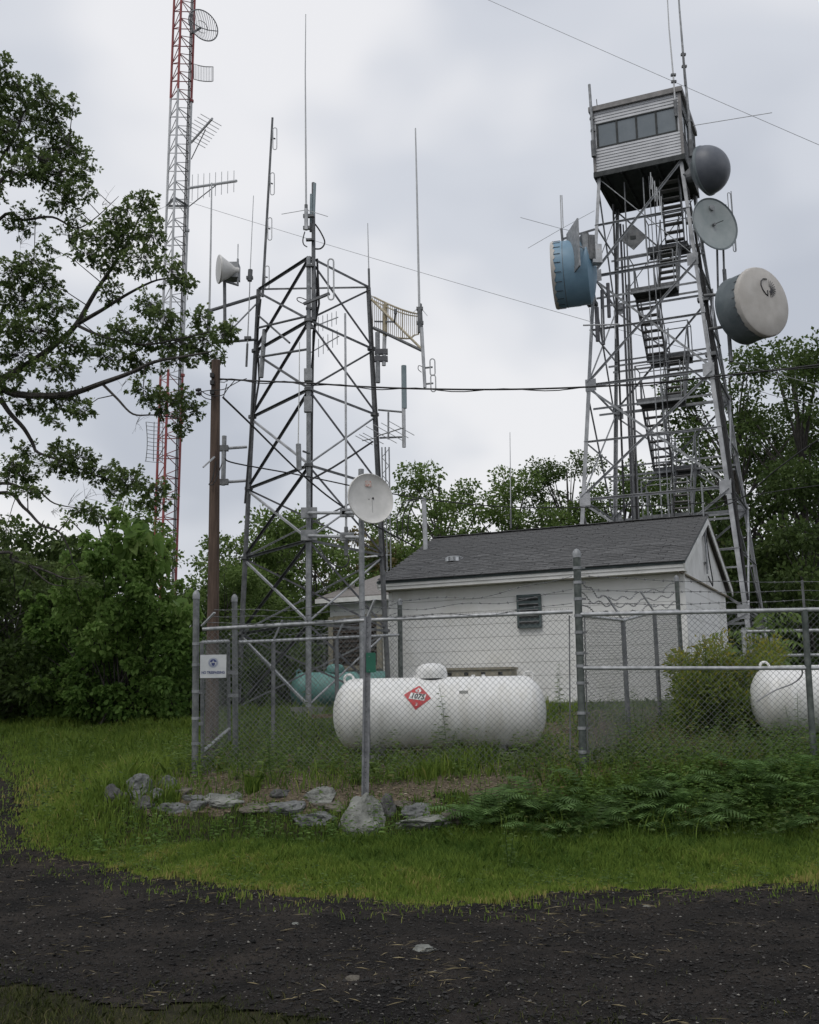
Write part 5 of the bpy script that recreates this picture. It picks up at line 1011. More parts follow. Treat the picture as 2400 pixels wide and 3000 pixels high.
mm = MB(); bw, bh = .105, .047; vs_ = [pcyl(-bw+2*bw*i/6+.02*(j/4-.5), -bh+2*bh*j/4-.0, .008) for j in range(5) for i in range(7)]; mm.add(vs_, [(j*7+i, j*7+i+1, (j+1)*7+i+1, (j+1)*7+i) for j in range(4) for i in range(6)]); mm.build('number_panel', whitep, pl)
def ptext(s, size, a0, b0, m, lift, sx=1, shear=0, bold=0, nm='lettering'):
    vs2, fs2 = text_mesh(s, size, sx, shear, bold); mm = MB(); mm.add([pcyl(a0+x, b0+y, lift) for x, y in vs2], fs2); return mm.build(nm, m, pl)
ptext('1075', .105, 0, -.002, blackp, .012, .88, .2, .0035); ptext('2', .055, .0, -.112, whitep, .010, 1, .1, .001)
flm = [(0, .058), (-.03, .066), (-.042, .088), (-.032, .108), (-.024, .094), (-.016, .118), (.004, .150), (.006, .122), (.018, .134), (.034, .118), (.026, .108), (.040, .098), (.034, .076), (.02, .062)]
mm = MB(); mm.add([pcyl(a, b, .010) for a, b in flm], [tuple(range(len(flm)))]); mm.build('flame_symbol', whitep, pl)
mm = MB(); fl2 = [(0, .068), (-.014, .076), (-.008, .092), (.004, .112), (.008, .092), (.014, .078)]; mm.add([pcyl(a, b, .013) for a, b in fl2], [tuple(range(len(fl2)))]); mm.build('flame_symbol', placard_r, pl)
T2 = at(2206, 2050, 15.6); t2 = gas_tank('white gas tank cut by the right edge of the view', V(T2.x+1.47, 15.6, T2.z), .475, 2.94, (1, -.05, 0), white_tank, dome_at=.1)
MB().path(spl([U(1592, 1478, 15.0), U(1630, 1455, 15.0), U(1668, 1440, 14.9), U(1687, 1425, 14.8), U(1689, 1410, 14.6), U(1683, 1404, 14.5)]), .010, 6).build('gas_hose', galv, t2)
for dx in (-.9, .9): MB().box(V(T2.x+1.47+dx, 15.6, T2.z-.60), V(.12, 0, 0), V(0, .4, 0), UP*.10).build('saddle', concrete, t2)
T3 = U(616, 1456, 26.5); t3 = gas_tank('teal gas tank behind the lattice tower', V(T3.x+1.4, 26.5, T3.z+.0), .45, 2.9, (1, -.03, 0), teal_tank, dome_at=-.35)
for dx in (-.9, .9): MB().box(V(T3.x+1.4+dx, 26.5, T3.z-.57), V(.12, 0, 0), V(0, .4, 0), UP*.10).build('saddle', concrete, t3)
# ------------------------------------------------------------------ signs
sg = thing('no_trespassing_sign', 'white no trespassing sign with a round blue seal on the gate', 'sign', U(450, 1403, 14.05)); sc_ = at(625, 1952, 13.62); sxv = V(1, .06, 0).normalized(); szv = UP; snv = sxv.cross(szv).normalized()
if snv.y > 0: snv = -snv
hw, hh = .163, .144; bd = MB().box(sc_, sxv*hw, snv*.003, UP*hh).build('board', sign_w, sg)
def flat(o_, vs2, fs2, m, nm, parent, lift): mm = MB(); mm.add([o_+sxv*x+UP*y+snv*lift for x, y in vs2], fs2); return mm.build(nm, m, parent)
vs2, fs2 = text_mesh('NO TRESPASSING', .046, .80, 0, .0012); flat(sc_+UP*(-.079), vs2, fs2, navy, 'lettering', sg, .006)
def ringpts(r0, r1, a0=0, a1=2*math.pi, n=28):
    v_ = []; 
    for i in range(n+1): a = a0+(a1-a0)*i/n; v_ += [(r0*math.cos(a), r0*math.sin(a)), (r1*math.cos(a), r1*math.sin(a))]
    return v_, [(2*i, 2*i+1, 2*i+3, 2*i+2) for i in range(n)]
o_ = sc_+UP*.045; lightnavy = mat('pale_seal_print', (.22, .25, .33), (.30, .33, .40), .6)
flat(o_, *ringpts(.044, .062), lightnavy, 'seal_ring', sg, .006); flat(o_, *ringpts(.0405, .0435), navy, 'seal_ring', sg, .0062); flat(o_, *ringpts(.018, .040, rad(15), rad(165)), navy, 'seal_arch', sg, .0064)
flat(o_-UP*.014, [(-.022, .012), (.022, .012), (.022, -.008), (.012, -.020), (0, -.026), (-.012, -.020), (-.022, -.008)], [tuple(range(7))], navy, 'seal_shield', sg, .0066); flat(o_, [(-.007, -.002), (.007, -.002), (.004, .02), (0, .033), (-.004, .02)], [tuple(range(5))], sign_w, 'seal_figure', sg, .0070)
for i in range(20): a = 2*math.pi*i/20; flat(o_+sxv*math.cos(a)*.053+UP*math.sin(a)*.053, [(-.003, -.003), (.003, -.003), (.003, .003), (-.003, .003)], [(0, 1, 2, 3)], sign_w, 'seal_mark', sg, .0066)
spst = thing('sign_post', 'leaning grey channel post with a small green plate in front of the fence', 'post', gnd(1071, 2318)); b_ = at(1070, 2330, 12.65); t_ = at(1078, 1806, 12.65); mm = MB()
for dx, dy, wx, wy in ((0, .0, .022, .003), (-.022, -.010, .003, .012), (.022, -.010, .003, .012), (-.032, -.021, .011, .0028), (.032, -.021, .011, .0028)): mm.box((b_+t_)/2+V(dx, dy, 0), V(wx, 0, 0), V(0, wy, 0), (t_-b_)/2)
mm.build('channel_post', mat('channel_steel', (.15, .155, .165), (.26, .265, .275), .5, .4, 12), spst)
mm = MB()
for k_ in range(34): q = b_.lerp(t_, .04+k_*.028); mm.box(q+V(0, -.0045, 0), V(.004, 0, 0), V(0, .001, 0), UP*.005)
mm.build('bolt_holes', blackp, spst, kind='stuff')
pc = at(1087, 1941, 12.6); rr_ = .012; prof2 = []
hw, hh = .056, .114
for cx_, cz_, a0 in ((hw-rr_, hh-rr_, 0), (-hw+rr_, hh-rr_, 90), (-hw+rr_, -hh+rr_, 180), (hw-rr_, -hh+rr_, 270)):
    for i in range(5): a = rad(a0+i*22.5); prof2.append((cx_+math.cos(a)*rr_, cz_+math.sin(a)*rr_))
n_ = len(prof2); mm = MB(); mm.add([pc+V(x, -.003, z) for x, z in prof2]+[pc+V(x, .001, z) for x, z in prof2], [tuple(range(n_)), tuple(range(2*n_-1, n_-1, -1))]+[(i, n_+i, n_+(i+1) % n_, (i+1) % n_) for i in range(n_)]); mm.build('plate', sign_g, spst)
for dz in (.07, -.09): MB().lathe(pc+V(-.02, -.004, dz), V(0, -1, 0), [(.006, 0), (.005, .004)], 8, False, True).build('bolt', galv, spst)
# ------------------------------------------------------------------ oak reaching in from the left
def limb(name, pts, r0, r1, parent, m=bark_m): return MB().path(spl([Vector(p) for p in pts], 5), r0, 7, r1).build(name, m, parent, True)
OD = 17.0
oak = thing('oak_tree', 'oak tree reaching in from the left with layered leafy branches', 'tree', (-8.6, 17.6, Hf(-8.6, 17.6)))
ob = V(-8.6, 17.6, Hf(-8.6, 17.6)-.3)
trk = MB().path(spl([ob, ob+V(.05, 0, 1.6), ob+V(.15, -.1, 3.6), ob+V(.0, .1, 5.6), ob+V(.25, 0, 7.6), ob+V(.1, .1, 9.6)], 5), .30, 12, .10).build('trunk', bark_m, oak, True)
def oa(x, y, dd=0.0): return at(x, y, OD+dd)
LIMBS = [([ob+V(.1, -.05, 5.2), oa(-70, 1140), oa(46, 1155), oa(116, 1160, -.1), oa(209, 1153, -.3), oa(297, 1123, -.6), oa(380, 1093, -.9), oa(454, 1060, -1.2), oa(543, 1044, -1.5), oa(620, 1030, -1.8)], .075, .012),
 ([oa(301, 1125, -.6), oa(343, 1167, -.7), oa(390, 1213, -.8), oa(450, 1216, -.9), oa(520, 1225, -1)], .024, .006), ([oa(0, 1165), oa(28, 1209, .1), oa(70, 1255, .2), oa(97, 1301, .3), oa(111, 1325, .3), oa(180, 1350, .2), oa(300, 1400, 0), oa(440, 1440, -.2)], .045, .008),
 ([ob+V(.1, 0, 4.0), oa(-25, 1422, .4), oa(70, 1431, .4), oa(111, 1436, .4), oa(160, 1475, .3), oa(240, 1490, .2)], .035, .006), ([ob+V(.1, 0, 3.9), oa(-10, 1445, -.3), oa(70, 1487, -.4), oa(121, 1538, -.5), oa(172, 1557, -.5), oa(204, 1612, -.5), oa(213, 1650, -.5)], .035, .005),
 ([ob+V(.1, 0, 5.6), oa(60, 1080, .3), oa(172, 1000, .3), oa(223, 951, .2), oa(278, 858, .1), oa(325, 788, 0), oa(371, 714, 0), oa(413, 626, 0), oa(426, 585, 0)], .065, .008), ([oa(223, 951, .2), oa(297, 909, -.2), oa(380, 858, -.5), oa(459, 821, -.7), oa(530, 815, -.9)], .04, .007), ([oa(223, 951, .2), oa(300, 985, -.3), oa(420, 1010, -.8), oa(560, 985, -1.3), oa(670, 960, -1.6)], .030, .006),
 ([ob+V(.1, 0, 7.2), oa(-10, 650, .5), oa(70, 645, .4), oa(153, 636, .3), oa(223, 668, .2), oa(278, 640, 0), oa(348, 575, -.2)], .035, .004), ([ob+V(.2, 0, 7.6), oa(-10, 543, -.3), oa(70, 515, -.3), oa(120, 482, -.3), oa(200, 430, -.3)], .04, .006), ([ob+V(.2, 0, 8.2), oa(20, 440, .2), oa(70, 330, .2), oa(130, 260, .2)], .04, .006),
 ([ob+V(0, 0, 3.2), oa(0, 1619, -.6), oa(36, 1640, -.6), oa(126, 1669, -.7), oa(198, 1696, -.8), oa(252, 1687, -.8)], .03, .005), ([oa(83, 1655, -.7), oa(144, 1708, -.7), oa(187, 1716, -.7)], .016, .005)]
nodes = []
for pts, r0, r1 in LIMBS:
    limb('limb', pts, r0, r1, oak); nodes += [p for p in spl([Vector(q) for q in pts], 5)]
nodes = np.array([tuple(p) for p in nodes])
CL = [(15, 200, 30, 45), (45, 245, 40, 35), (45, 290, 60, 40), (115, 250, 30, 32), (140, 300, 58, 42), (60, 345, 80, 45), (150, 355, 60, 45), (215, 315, 18, 28), (40, 420, 70, 50), (150, 430, 90, 55), (230, 445, 42, 38), (60, 500, 75, 42), (170, 510, 80, 50), (250, 500, 32, 38), (258, 558, 26, 32), (75, 632, 38, 32), (180, 590, 48, 36), (55, 668, 38, 32), (222, 640, 28, 28), (210, 560, 34, 30), (20, 380, 40, 40), (110, 465, 60, 40), (420, 590, 45, 28), (375, 615, 28, 24), (340, 648, 48, 36), (440, 632, 34, 42), (300, 700, 75, 46), (380, 690, 55, 46), (450, 690, 38, 56), (200, 690, 38, 26), (140, 718, 28, 22), (420, 760, 55, 45), (330, 770, 52, 42), (250, 740, 46, 34), (100, 770, 55, 36), (40, 800, 56, 46), (120, 826, 76, 46), (500, 800, 46, 46), (545, 832, 30, 24), (330, 860, 34, 38), (60, 875, 76, 52), (160, 900, 66, 44), (440, 890, 46, 36), (480, 930, 46, 44), (590, 930, 34, 34), (30, 950, 56, 50), (110, 970, 84, 44), (370, 970, 56, 40), (440, 992, 56, 42), (520, 1000, 64, 44), (600, 1000, 46, 40), (645, 980, 38, 38), (680, 958, 24, 28), (300, 1010, 56, 34), (200, 1010, 56, 38), (60, 1040, 84, 46), (170, 1080, 76, 38), (330, 1050, 60, 28), (420, 1064, 52, 32), (520, 1052, 52, 30), (620, 1042, 34, 32), (30, 1110, 50, 36), (420, 1140, 44, 36), (480, 1180, 46, 42), (540, 1170, 38, 36), (572, 1200, 28, 28), (530, 1242, 22, 46), (180, 1170, 64, 40), (80, 1180, 64, 36), (240, 1200, 36, 40), (160, 1232, 28, 26), (18, 1250, 24, 38), (75, 1322, 38, 28), (180, 1312, 42, 22), (232, 1340, 56, 28), (150, 1362, 84, 36), (280, 1382, 74, 40), (380, 1402, 56, 36), (450, 1432, 48, 32), (472, 1470, 28, 32), (350, 1436, 38, 22), (412, 1470, 18, 28), (60, 1392, 64, 30), (80, 1440, 54, 20), (30, 1362, 38, 28), (240, 1492, 46, 20), (280, 1512, 38, 20), (15, 1560, 28, 38), (8, 1620, 20, 40), (100, 1662, 66, 24), (180, 1690, 56, 24), (240, 1702, 42, 20), (55, 1640, 46, 26), (-40, 300, 60, 120), (-60, 560, 70, 90), (-60, 900, 70, 120), (-60, 1150, 60, 60), (-50, 1400, 50, 60)]
tw = MB(); LP = []; LD = []; LS = []; LT = []
for (cx_, cy_, rx, ry) in CL:
    dd = rnd.uniform(-.7, .7)-(1.0*max(0, cx_)/620); s = (OD+dd)/FPX; cc = np.array(oa(cx_, cy_, dd)); area = math.pi*rx*ry
    nr = max(7, int(area*.0072)); k_ = np.argmin(((nodes-cc)**2).sum(1)); root = Vector(nodes[k_]); ccv = Vector(cc)
    tw.path([root, root.lerp(ccv, .5)+UP*.06, ccv], .010, 4, .005)
    for i in range(nr):
        d = rng.normal(size=3); d /= np.linalg.norm(d); rr = rng.uniform(.2, 1.0)**.5*(1.0+.25*rng.uniform(-1, 1)); p = cc+d*rr*np.array([rx*s*1.16, max(.3, .9*rx*s), ry*s*1.02]); pv_ = Vector(p)
        tw.path([ccv.lerp(pv_, .15), pv_], .0045, 3, .002); nl = rnd.randint(6, 9); od = d*.5+np.array([0, 0, .15])
        for j in range(nl):
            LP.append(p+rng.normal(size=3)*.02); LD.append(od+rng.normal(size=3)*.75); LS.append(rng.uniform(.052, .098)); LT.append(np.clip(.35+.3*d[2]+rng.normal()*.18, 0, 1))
tw.build('twigs', bark_m, oak, kind='stuff')
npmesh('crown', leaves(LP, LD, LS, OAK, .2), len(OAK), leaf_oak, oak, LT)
# dead twigs
dt = MB()
for a in ((340, 640), (300, 600), (230, 680), (60, 715), (360, 1130), (400, 1240), (330, 1020), (310, 1475), (250, 1460), (150, 1500), (330, 960), (200, 1480)):
    p = oa(*a, -.3); 
    for i in range(5): q = p+V(rnd.uniform(-.1, .35), rnd.uniform(-.2, .2), rnd.uniform(-.15, .35)); dt.path([p, p.lerp(q, .5)+UP*.03, q], .004, 3, .0015); dt.tube(p.lerp(q, .5), p.lerp(q, .5)+V(rnd.uniform(-.12, .12), 0, rnd.uniform(-.1, .15)), .002, n=3)
dt.build('dead_twigs', galvd, oak, kind='stuff')
# ------------------------------------------------------------------ trees and shrubs
def make_tree(name, lbl, base, h, wid, nleaf, lsize, m, seed, trunk_r=.14, crown0=.25, shape=DIA, cat='tree', grp=None, nc=34, lean=0, vary=.5, build=True):
    r_ = random.Random(seed); base = Vector(base); t = thing(name, lbl, cat, base, grp); top = base+V(lean, 0, h*.92)
    MB().path(spl([base-UP*.2, base+V(r_.uniform(-.1, .1), 0, h*.3), base.lerp(top, .6)+V(r_.uniform(-.2, .2), 0, 0), top], 4), trunk_r, 8, trunk_r*.15).build('trunk', bark_m, t, True)
    cl = []; lm = MB()
    for i in range(nc):
        f = crown0+(1-crown0)*((i+.5)/nc)*.97; env = wid*(math.sin(math.pi*min(1, (f-crown0)/(1-crown0)*.80+.16))**.7); a = r_.uniform(0, 6.28); rr = env*r_.uniform(.25, 1.0)**.6; s = wid*r_.uniform(.20, .36)*(1-.35*f)
        c = base+V(math.cos(a)*rr+lean*f, math.sin(a)*rr*.85, h*f+r_.uniform(-.3, .3)); cl.append((tuple(c), s, s, s*r_.uniform(.5, .8), s*s)); k0 = base.lerp(top, max(.12, f-.22)); lm.path([k0, k0.lerp(c, .55)+UP*.1*r_.uniform(-1, 2), c], trunk_r*.28, 5, .012)
    lm.build('limbs', bark_m, t, True)
    tot = sum(c[4] for c in cl); P, D = clumpset(cl, nleaf/tot); n = len(P)
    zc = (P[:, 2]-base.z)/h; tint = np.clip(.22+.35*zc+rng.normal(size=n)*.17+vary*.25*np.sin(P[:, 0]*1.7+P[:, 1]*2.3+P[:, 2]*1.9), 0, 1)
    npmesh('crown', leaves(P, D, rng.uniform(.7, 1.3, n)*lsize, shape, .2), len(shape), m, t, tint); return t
def copy_tree(src, lbl, loc, sc_, rz):
    c = src.copy(); c['label'] = lbl; c.location = loc; c.scale = (sc_, sc_, sc_*1.0); c.rotation_euler = (0, 0, rz); col.objects.link(c)
    for ch in list(src.children): d = ch.copy(); d.parent = c; col.objects.link(d)
    return c
def gz(x, y): return V(x, y, Hf(x, y))
def gx_(px, D): p = at(px, 2050, D); return V(p.x, D, Hf(p.x, D))
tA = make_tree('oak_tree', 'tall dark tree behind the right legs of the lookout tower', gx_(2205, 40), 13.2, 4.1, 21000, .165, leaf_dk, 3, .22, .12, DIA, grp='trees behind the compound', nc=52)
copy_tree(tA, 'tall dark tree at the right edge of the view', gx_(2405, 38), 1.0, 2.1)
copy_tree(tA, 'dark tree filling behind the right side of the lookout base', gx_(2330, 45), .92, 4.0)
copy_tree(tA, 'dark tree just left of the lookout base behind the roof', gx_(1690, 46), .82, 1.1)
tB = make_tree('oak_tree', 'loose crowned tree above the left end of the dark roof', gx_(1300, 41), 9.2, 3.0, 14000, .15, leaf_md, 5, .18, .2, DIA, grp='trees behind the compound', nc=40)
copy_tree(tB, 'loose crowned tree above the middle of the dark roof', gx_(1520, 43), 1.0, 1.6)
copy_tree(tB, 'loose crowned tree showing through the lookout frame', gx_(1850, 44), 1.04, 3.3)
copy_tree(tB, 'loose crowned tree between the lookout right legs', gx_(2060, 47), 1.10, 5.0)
copy_tree(tB, 'small loose tree behind the small distant mast', gx_(1175, 44), .84, 2.6)
# shrubs left of centre behind the lattice tower
sA = make_tree('shrub', 'bright green shrub behind the lattice tower left legs', gx_(800, 31), 5.6, 2.7, 15000, .13, leaf_md, 8, .05, -.05, OVAL, 'shrub', 'shrubs behind the lattice tower', 40)
copy_tree(sA, 'green shrub between the wooden pole and the lattice tower', gx_(690, 29), .85, 2.0)
copy_tree(sA, 'green shrub left of the small shed', gx_(930, 33), .98, 4.1)
copy_tree(sA, 'low green shrub just right of the wooden pole', gx_(655, 26), .62, .6)
make_tree('shrub', 'reddish brown tinged shrub behind the small shed', gx_(1010, 35), 5.8, 2.2, 6500, .13, mat('russet_leaf', (.07, .06, .02), (.17, .14, .05), .55, trans=.35, attr='tint', c3=(.16, .12, .045)), 12, .08, .05, OVAL, 'shrub', 'shrubs behind the lattice tower', 30)
sD = make_tree('shrub', 'dark dense shrub at the far left edge', gx_(30, 23), 4.0, 2.4, 15000, .13, leaf_dk, 15, .05, -.05, OVAL, 'shrub', 'dark shrubs at left', 38)
copy_tree(sD, 'dark dense shrub behind the broad leaved bush', gx_(190, 25), .95, 2.0); copy_tree(sD, 'dark low shrub beside the gate post', gx_(520, 22), .60, 4.0); copy_tree(sD, 'dark shrub behind the wooden pole base', gx_(590, 27), .75, 3.0)
copy_tree(sD, 'dark undergrowth shrub behind the right lookout legs', gx_(2230, 35), 1.25, 1.0); copy_tree(sD, 'dark undergrowth shrub at the right edge behind the pipe rails', gx_(2390, 33), 1.3, 5.0); copy_tree(sD, 'dark undergrowth shrub beyond the building right corner', gx_(2150, 38), 1.2, 2.6); copy_tree(sA, 'green shrub rising behind the roof left end', gx_(1190, 36), .95, 5.2)
copy_tree(sD, 'dark shrub cut by the left edge of the view', gx_(-70, 21.5), .85, 5.4); copy_tree(sD, 'dark shrub behind the one cut by the left edge', gx_(70, 27), 1.0, 4.4); copy_tree(sA, 'green shrub behind the left legs of the lattice tower, nearest the teal tank', gx_(760, 35), .8, 3.0); copy_tree(sA, 'green shrub behind the far fence', gx_(870, 36), .75, 1.3)
copy_tree(sD, 'large dark shrub far behind the left shrubs', gx_(20, 33), 1.15, 2.2)
# broad leaved bush: clumps with large leaves on top
bb = gx_(330, 20.5); bush = thing('broad_leaved_bush', 'broad leaved light green bush left of the gate', 'bush', bb)
BCL = [(150, 1850, 50, 45), (120, 1790, 35, 26), (220, 1790, 60, 50), (290, 1740, 60, 50), (240, 1690, 45, 40), (370, 1690, 55, 50), (430, 1650, 38, 40), (455, 1710, 50, 45), (350, 1790, 70, 50), (450, 1800, 60, 50), (512, 1780, 30, 45), (520, 1850, 40, 45), (180, 1920, 80, 50), (290, 1880, 80, 50), (400, 1880, 80, 50), (500, 1920, 55, 50), (140, 1990, 60, 50), (250, 1970, 80, 50), (360, 1970, 90, 50), (470, 1990, 80, 50), (545, 1990, 40, 45), (160, 2060, 80, 50), (280, 2060, 90, 45), (400, 2070, 90, 45), (510, 2070, 55, 45), (350, 1630, 34, 40), (300, 1640, 34, 28), (392, 1590, 22, 36), (560, 1900, 28, 50), (230, 2110, 100, 25), (420, 2110, 100, 25), (180, 1740, 30, 30), (480, 1640, 18, 40), (270, 1610, 22, 40), (330, 1560, 18, 40), (200, 1660, 22, 26), (100, 1900, 26, 40), (95, 2000, 26, 50)]
cl = []; st = MB()
for x, y, rx, ry in BCL:
    D = 20.5+rnd.uniform(-1.0, .9); s = D/FPX; c = at(x, y, D); cl.append((tuple(c), rx*s*1.0, rx*s*1.0, ry*s*1.0, rx*ry/3000)); st.path([bb+V(rnd.uniform(-.5, .5), rnd.uniform(-.4, .4), -.1), bb.lerp(c, .6)+V(0, 0, .2), c], .018, 5, .006)
    for k_ in range(3): q = c+V(rnd.gauss(0, rx*s*.8), rnd.gauss(0, .4), ry*s*rnd.uniform(.5, 1.5)); cl.append((tuple(q), rx*s*.35, rx*s*.35, ry*s*.4, rx*ry/9000)); st.path([c, q], .006, 4, .003)
st.build('stems', bark_m, bush)
P, D = clumpset(cl, 560, .3); n = len(P); zc = (P[:, 2]-bb.z)/4; tint = np.clip(.30+.58*zc+rng.normal(size=n)*.22+.18*np.sin(P[:, 0]*3.1+P[:, 2]*2.3), 0, 1); npmesh('foliage', leaves(P, D, rng.uniform(.04, .10, n), HEART, .35), len(HEART), leaf_bush, bush, tint)  # tint rises with height: bright top and dark base painted into the leaves
CL2 = [(390, 1535, 26, 20), (400, 1570, 24, 22), (375, 1600, 30, 25), (440, 1580, 28, 14), (435, 1630, 22, 18), (460, 1650, 26, 20), (420, 1665, 40, 22), (450, 1590, 16, 14), (530, 1775, 24, 10), (545, 1800, 10, 24), (565, 1790, 20, 24), (300, 1650, 35, 18)]
cl = []
for x, y, rx, ry in CL2: D = 20+rnd.uniform(-.4, .4); s = D/FPX; cl.append((tuple(at(x, y, D)), rx*s, rx*s, ry*s, rx*ry/500))
P, D = clumpset(cl, 15, -.3); n = len(P); npmesh('large_leaves', leaves(P, D, rng.uniform(.14, .26, n), HEART, .5), len(HEART), leaf_bush, bush, np.clip(.68+rng.normal(size=n)*.18, 0, 1))
# light leafed tree top behind it
make_tree('young_tree', 'thin leaved young tree rising behind the broad leaved bush', gx_(300, 24), 5.0, 1.6, 3600, .10, leaf_md, 21, .05, .3, OVAL, 'tree', None, 22)
# goldenrod, sumac, tall weeds
gb = gz(4.35, 16.6); g_ = thing('goldenrod_clump', 'yellow green goldenrod clump by the building corner', 'plant', gb)
cl = []
for i in range(95):
    x = rnd.uniform(1985, 2290); y = 1890+240*rnd.random()**.8+max(0, (2080-x))*.25+25*math.sin(x*.05); D = 16.6+rnd.uniform(-.8, 1.0); c = at(x, y, D); cl.append((tuple(c), .20, .22, .24, 1.0 if y > 1950 else .6))
P, D = clumpset(cl, 230, .5); n = len(P); npmesh('foliage', leaves(P, D+np.array([0, 0, .4]), rng.uniform(.06, .13, n), [(0, 0), (.12, .3), (.10, .65), (0, 1.0), (-.10, .65), (-.12, .3)], .3), 6, leaf_yg, g_, np.clip(.36+.55*(P[:, 2]-gb.z-.4)/1.1+rng.normal(size=n)*.22, 0, 1))
st = MB()
for i in range(70): c = at(rnd.uniform(2000, 2280), rnd.uniform(1850, 1990), 16.6+rnd.uniform(-.8, .9)); st.path([V(c.x+rnd.uniform(-.2, .2), c.y, Hf(c.x, c.y)), c], .005, 4, .002)
st.build('stems', weed_m, g_, kind='stuff')
def sumac(lbl, base, h, n, seed):
    r_ = random.Random(seed); t = thing('sumac_plant', lbl, 'plant', base, 'sumac plants'); st = MB(); P = []; D = []; S = []
    for i in range(n):
        a = r_.uniform(0, 6.28); z0 = base+V(0, 0, h*(.45+.5*i/n)); tip = z0+V(math.cos(a)*.55, math.sin(a)*.55, r_.uniform(-.1, .25)); pts = [z0.lerp(tip, k_/8)+UP*.12*math.sin(k_/8*3) for k_ in range(9)]; st.path(pts, .005, 4, .002); sd_ = (tip-z0).cross(UP).normalized()
        for k_ in range(2, 9):
            for s in (-1, 1): P.append(tuple(pts[k_])); D.append(tuple(sd_*s+(tip-z0)*.5-UP*.3)); S.append(.17)
    st.path([base-UP*.1, base+UP*h], .02, 5, .008); st.build('stem', weed_m, t); npmesh('leaflets', leaves(P, D, np.array(S)*rng.uniform(.8, 1.2, len(S)), [(0, 0), (.13, .35), (.10, .7), (0, 1), (-.10, .7), (-.13, .35)], .3), 6, leaf_md, t, np.clip(.7+rng.normal(size=len(P))*.15, 0, 1))
q = at(2262, 2000, 17.5); sumac('feathery sumac plant by the lookout legs', gz(q.x, 17.5), 1.9, 14, 1); q = at(2190, 2000, 18.3); sumac('shorter sumac plant behind the goldenrod', gz(q.x, 18.3), 1.5, 10, 2)
def tall_weed(seed, h, nl=26):
    r_ = random.Random(seed); st = MB(); P = []; D = []; S = []
    for b in range(r_.randint(1, 3)):
        tip = V(r_.uniform(-.18, .18), r_.uniform(-.18, .18), h*r_.uniform(.7, 1.0)); pts = [tip*(k_/6)+V(.02*math.sin(k_), 0, 0) for k_ in range(7)]; st.path(pts, .005, 4, .002)
        for i in range(nl): f = .12+.86*i/nl; p = tip*f; a = i*2.4; P.append(tuple(p)); D.append((math.cos(a), math.sin(a), .45)); S.append((.16-.09*f)*h*.9)
    me = bpy.data.meshes.new('stem'); me.from_pydata([tuple(v) for v in st.v], [], st.f); me.materials.append(weed_m)
    L = leaves(P, D, S, [(0, 0), (.10, .3), (.08, .65), (0, 1), (-.08, .65), (-.10, .3)], .45); o = npmesh('tmp', L, 6, weed_m, None, np.clip(.45+rng.normal(size=len(P))*.2, 0, 1), off=(0, 0, 0)); lm_ = o.data; bpy.data.objects.remove(o); return me, lm_
WV = [tall_weed(50+i, h) for i, h in enumerate((.75, .55, .95, .4, .65))]
WEEDS = [(2290, 2130, 2, 'bushy tall weed in front of the right white tank'), (2245, 2160, 0, 'weed left of the bushy tall weed by the right tank'), (1640, 2130, 2, 'tall weed at the right end of the placard tank'), (1690, 2160, 0, 'weed behind the dark corner post'), (1620, 2190, 1, 'low weed under the right head of the placard tank'), (1870, 2200, 0, 'weed inside the side fence'), (1840, 2265, 0, 'weed at the foot of the side fence'), (1135, 2230, 2, 'thin tall weed before the left part of the placard tank'), (1020, 2215, 0, 'weed before the left head of the placard tank'), (960, 2220, 2, 'tall weed left of the placard tank'), (1320, 2235, 2, 'thin tall weed before the middle of the placard tank'), (1550, 2225, 1, 'weed before the right part of the placard tank'), (905, 2240, 0, 'weed between gate and placard tank'), (840, 2230, 1, 'low weed right of the gate'), (760, 2235, 1, 'weed cluster right of the gate post'), (690, 2290, 3, 'low weed in front of the gate'), (720, 2300, 0, 'grassy weed in front of the left fence'), (800, 2290, 0, 'weed in front of the fence left of the sign post'), (870, 2260, 2, 'tall weed against the front fence left part'), (2060, 2170, 0, 'weed below the goldenrod clump'), (2120, 2190, 2, 'tall weed right of the goldenrod base'), (2180, 2210, 1, 'weed before the right fence'), (2340, 2230, 0, 'weed at the right fence post'), (1960, 2230, 1, 'weed beside the side fence base'), (1490, 2560, 0, 'pale leafed weed in the verge before the ferns'), (1430, 2420, 0, 'leafy weed left of the ferns'), (1460, 2450, 1, 'leafy weed at the left fern edge'), (690, 2120, 1, 'dark leafy weed inside the gate'), (730, 2100, 0, 'leafy weed behind the rear fence'), (790, 2090, 0, 'leafy weed near the tower footing'), (860, 2080, 1, 'leafy weed left of the tower footing')]
for i, (px, py, v_, lb) in enumerate(WEEDS):
    g = gnd(px, py); t = thing('weed', lb, 'plant', g, 'tall weeds'); t.rotation_euler = (0, 0, rnd.uniform(0, 6)); s = rnd.uniform(.85, 1.15); t.scale = (s, s, s)
    for nm, me in zip(('stem', 'foliage'), WV[v_]): o = bpy.data.objects.new(nm, me); o.parent = t; col.objects.link(o)
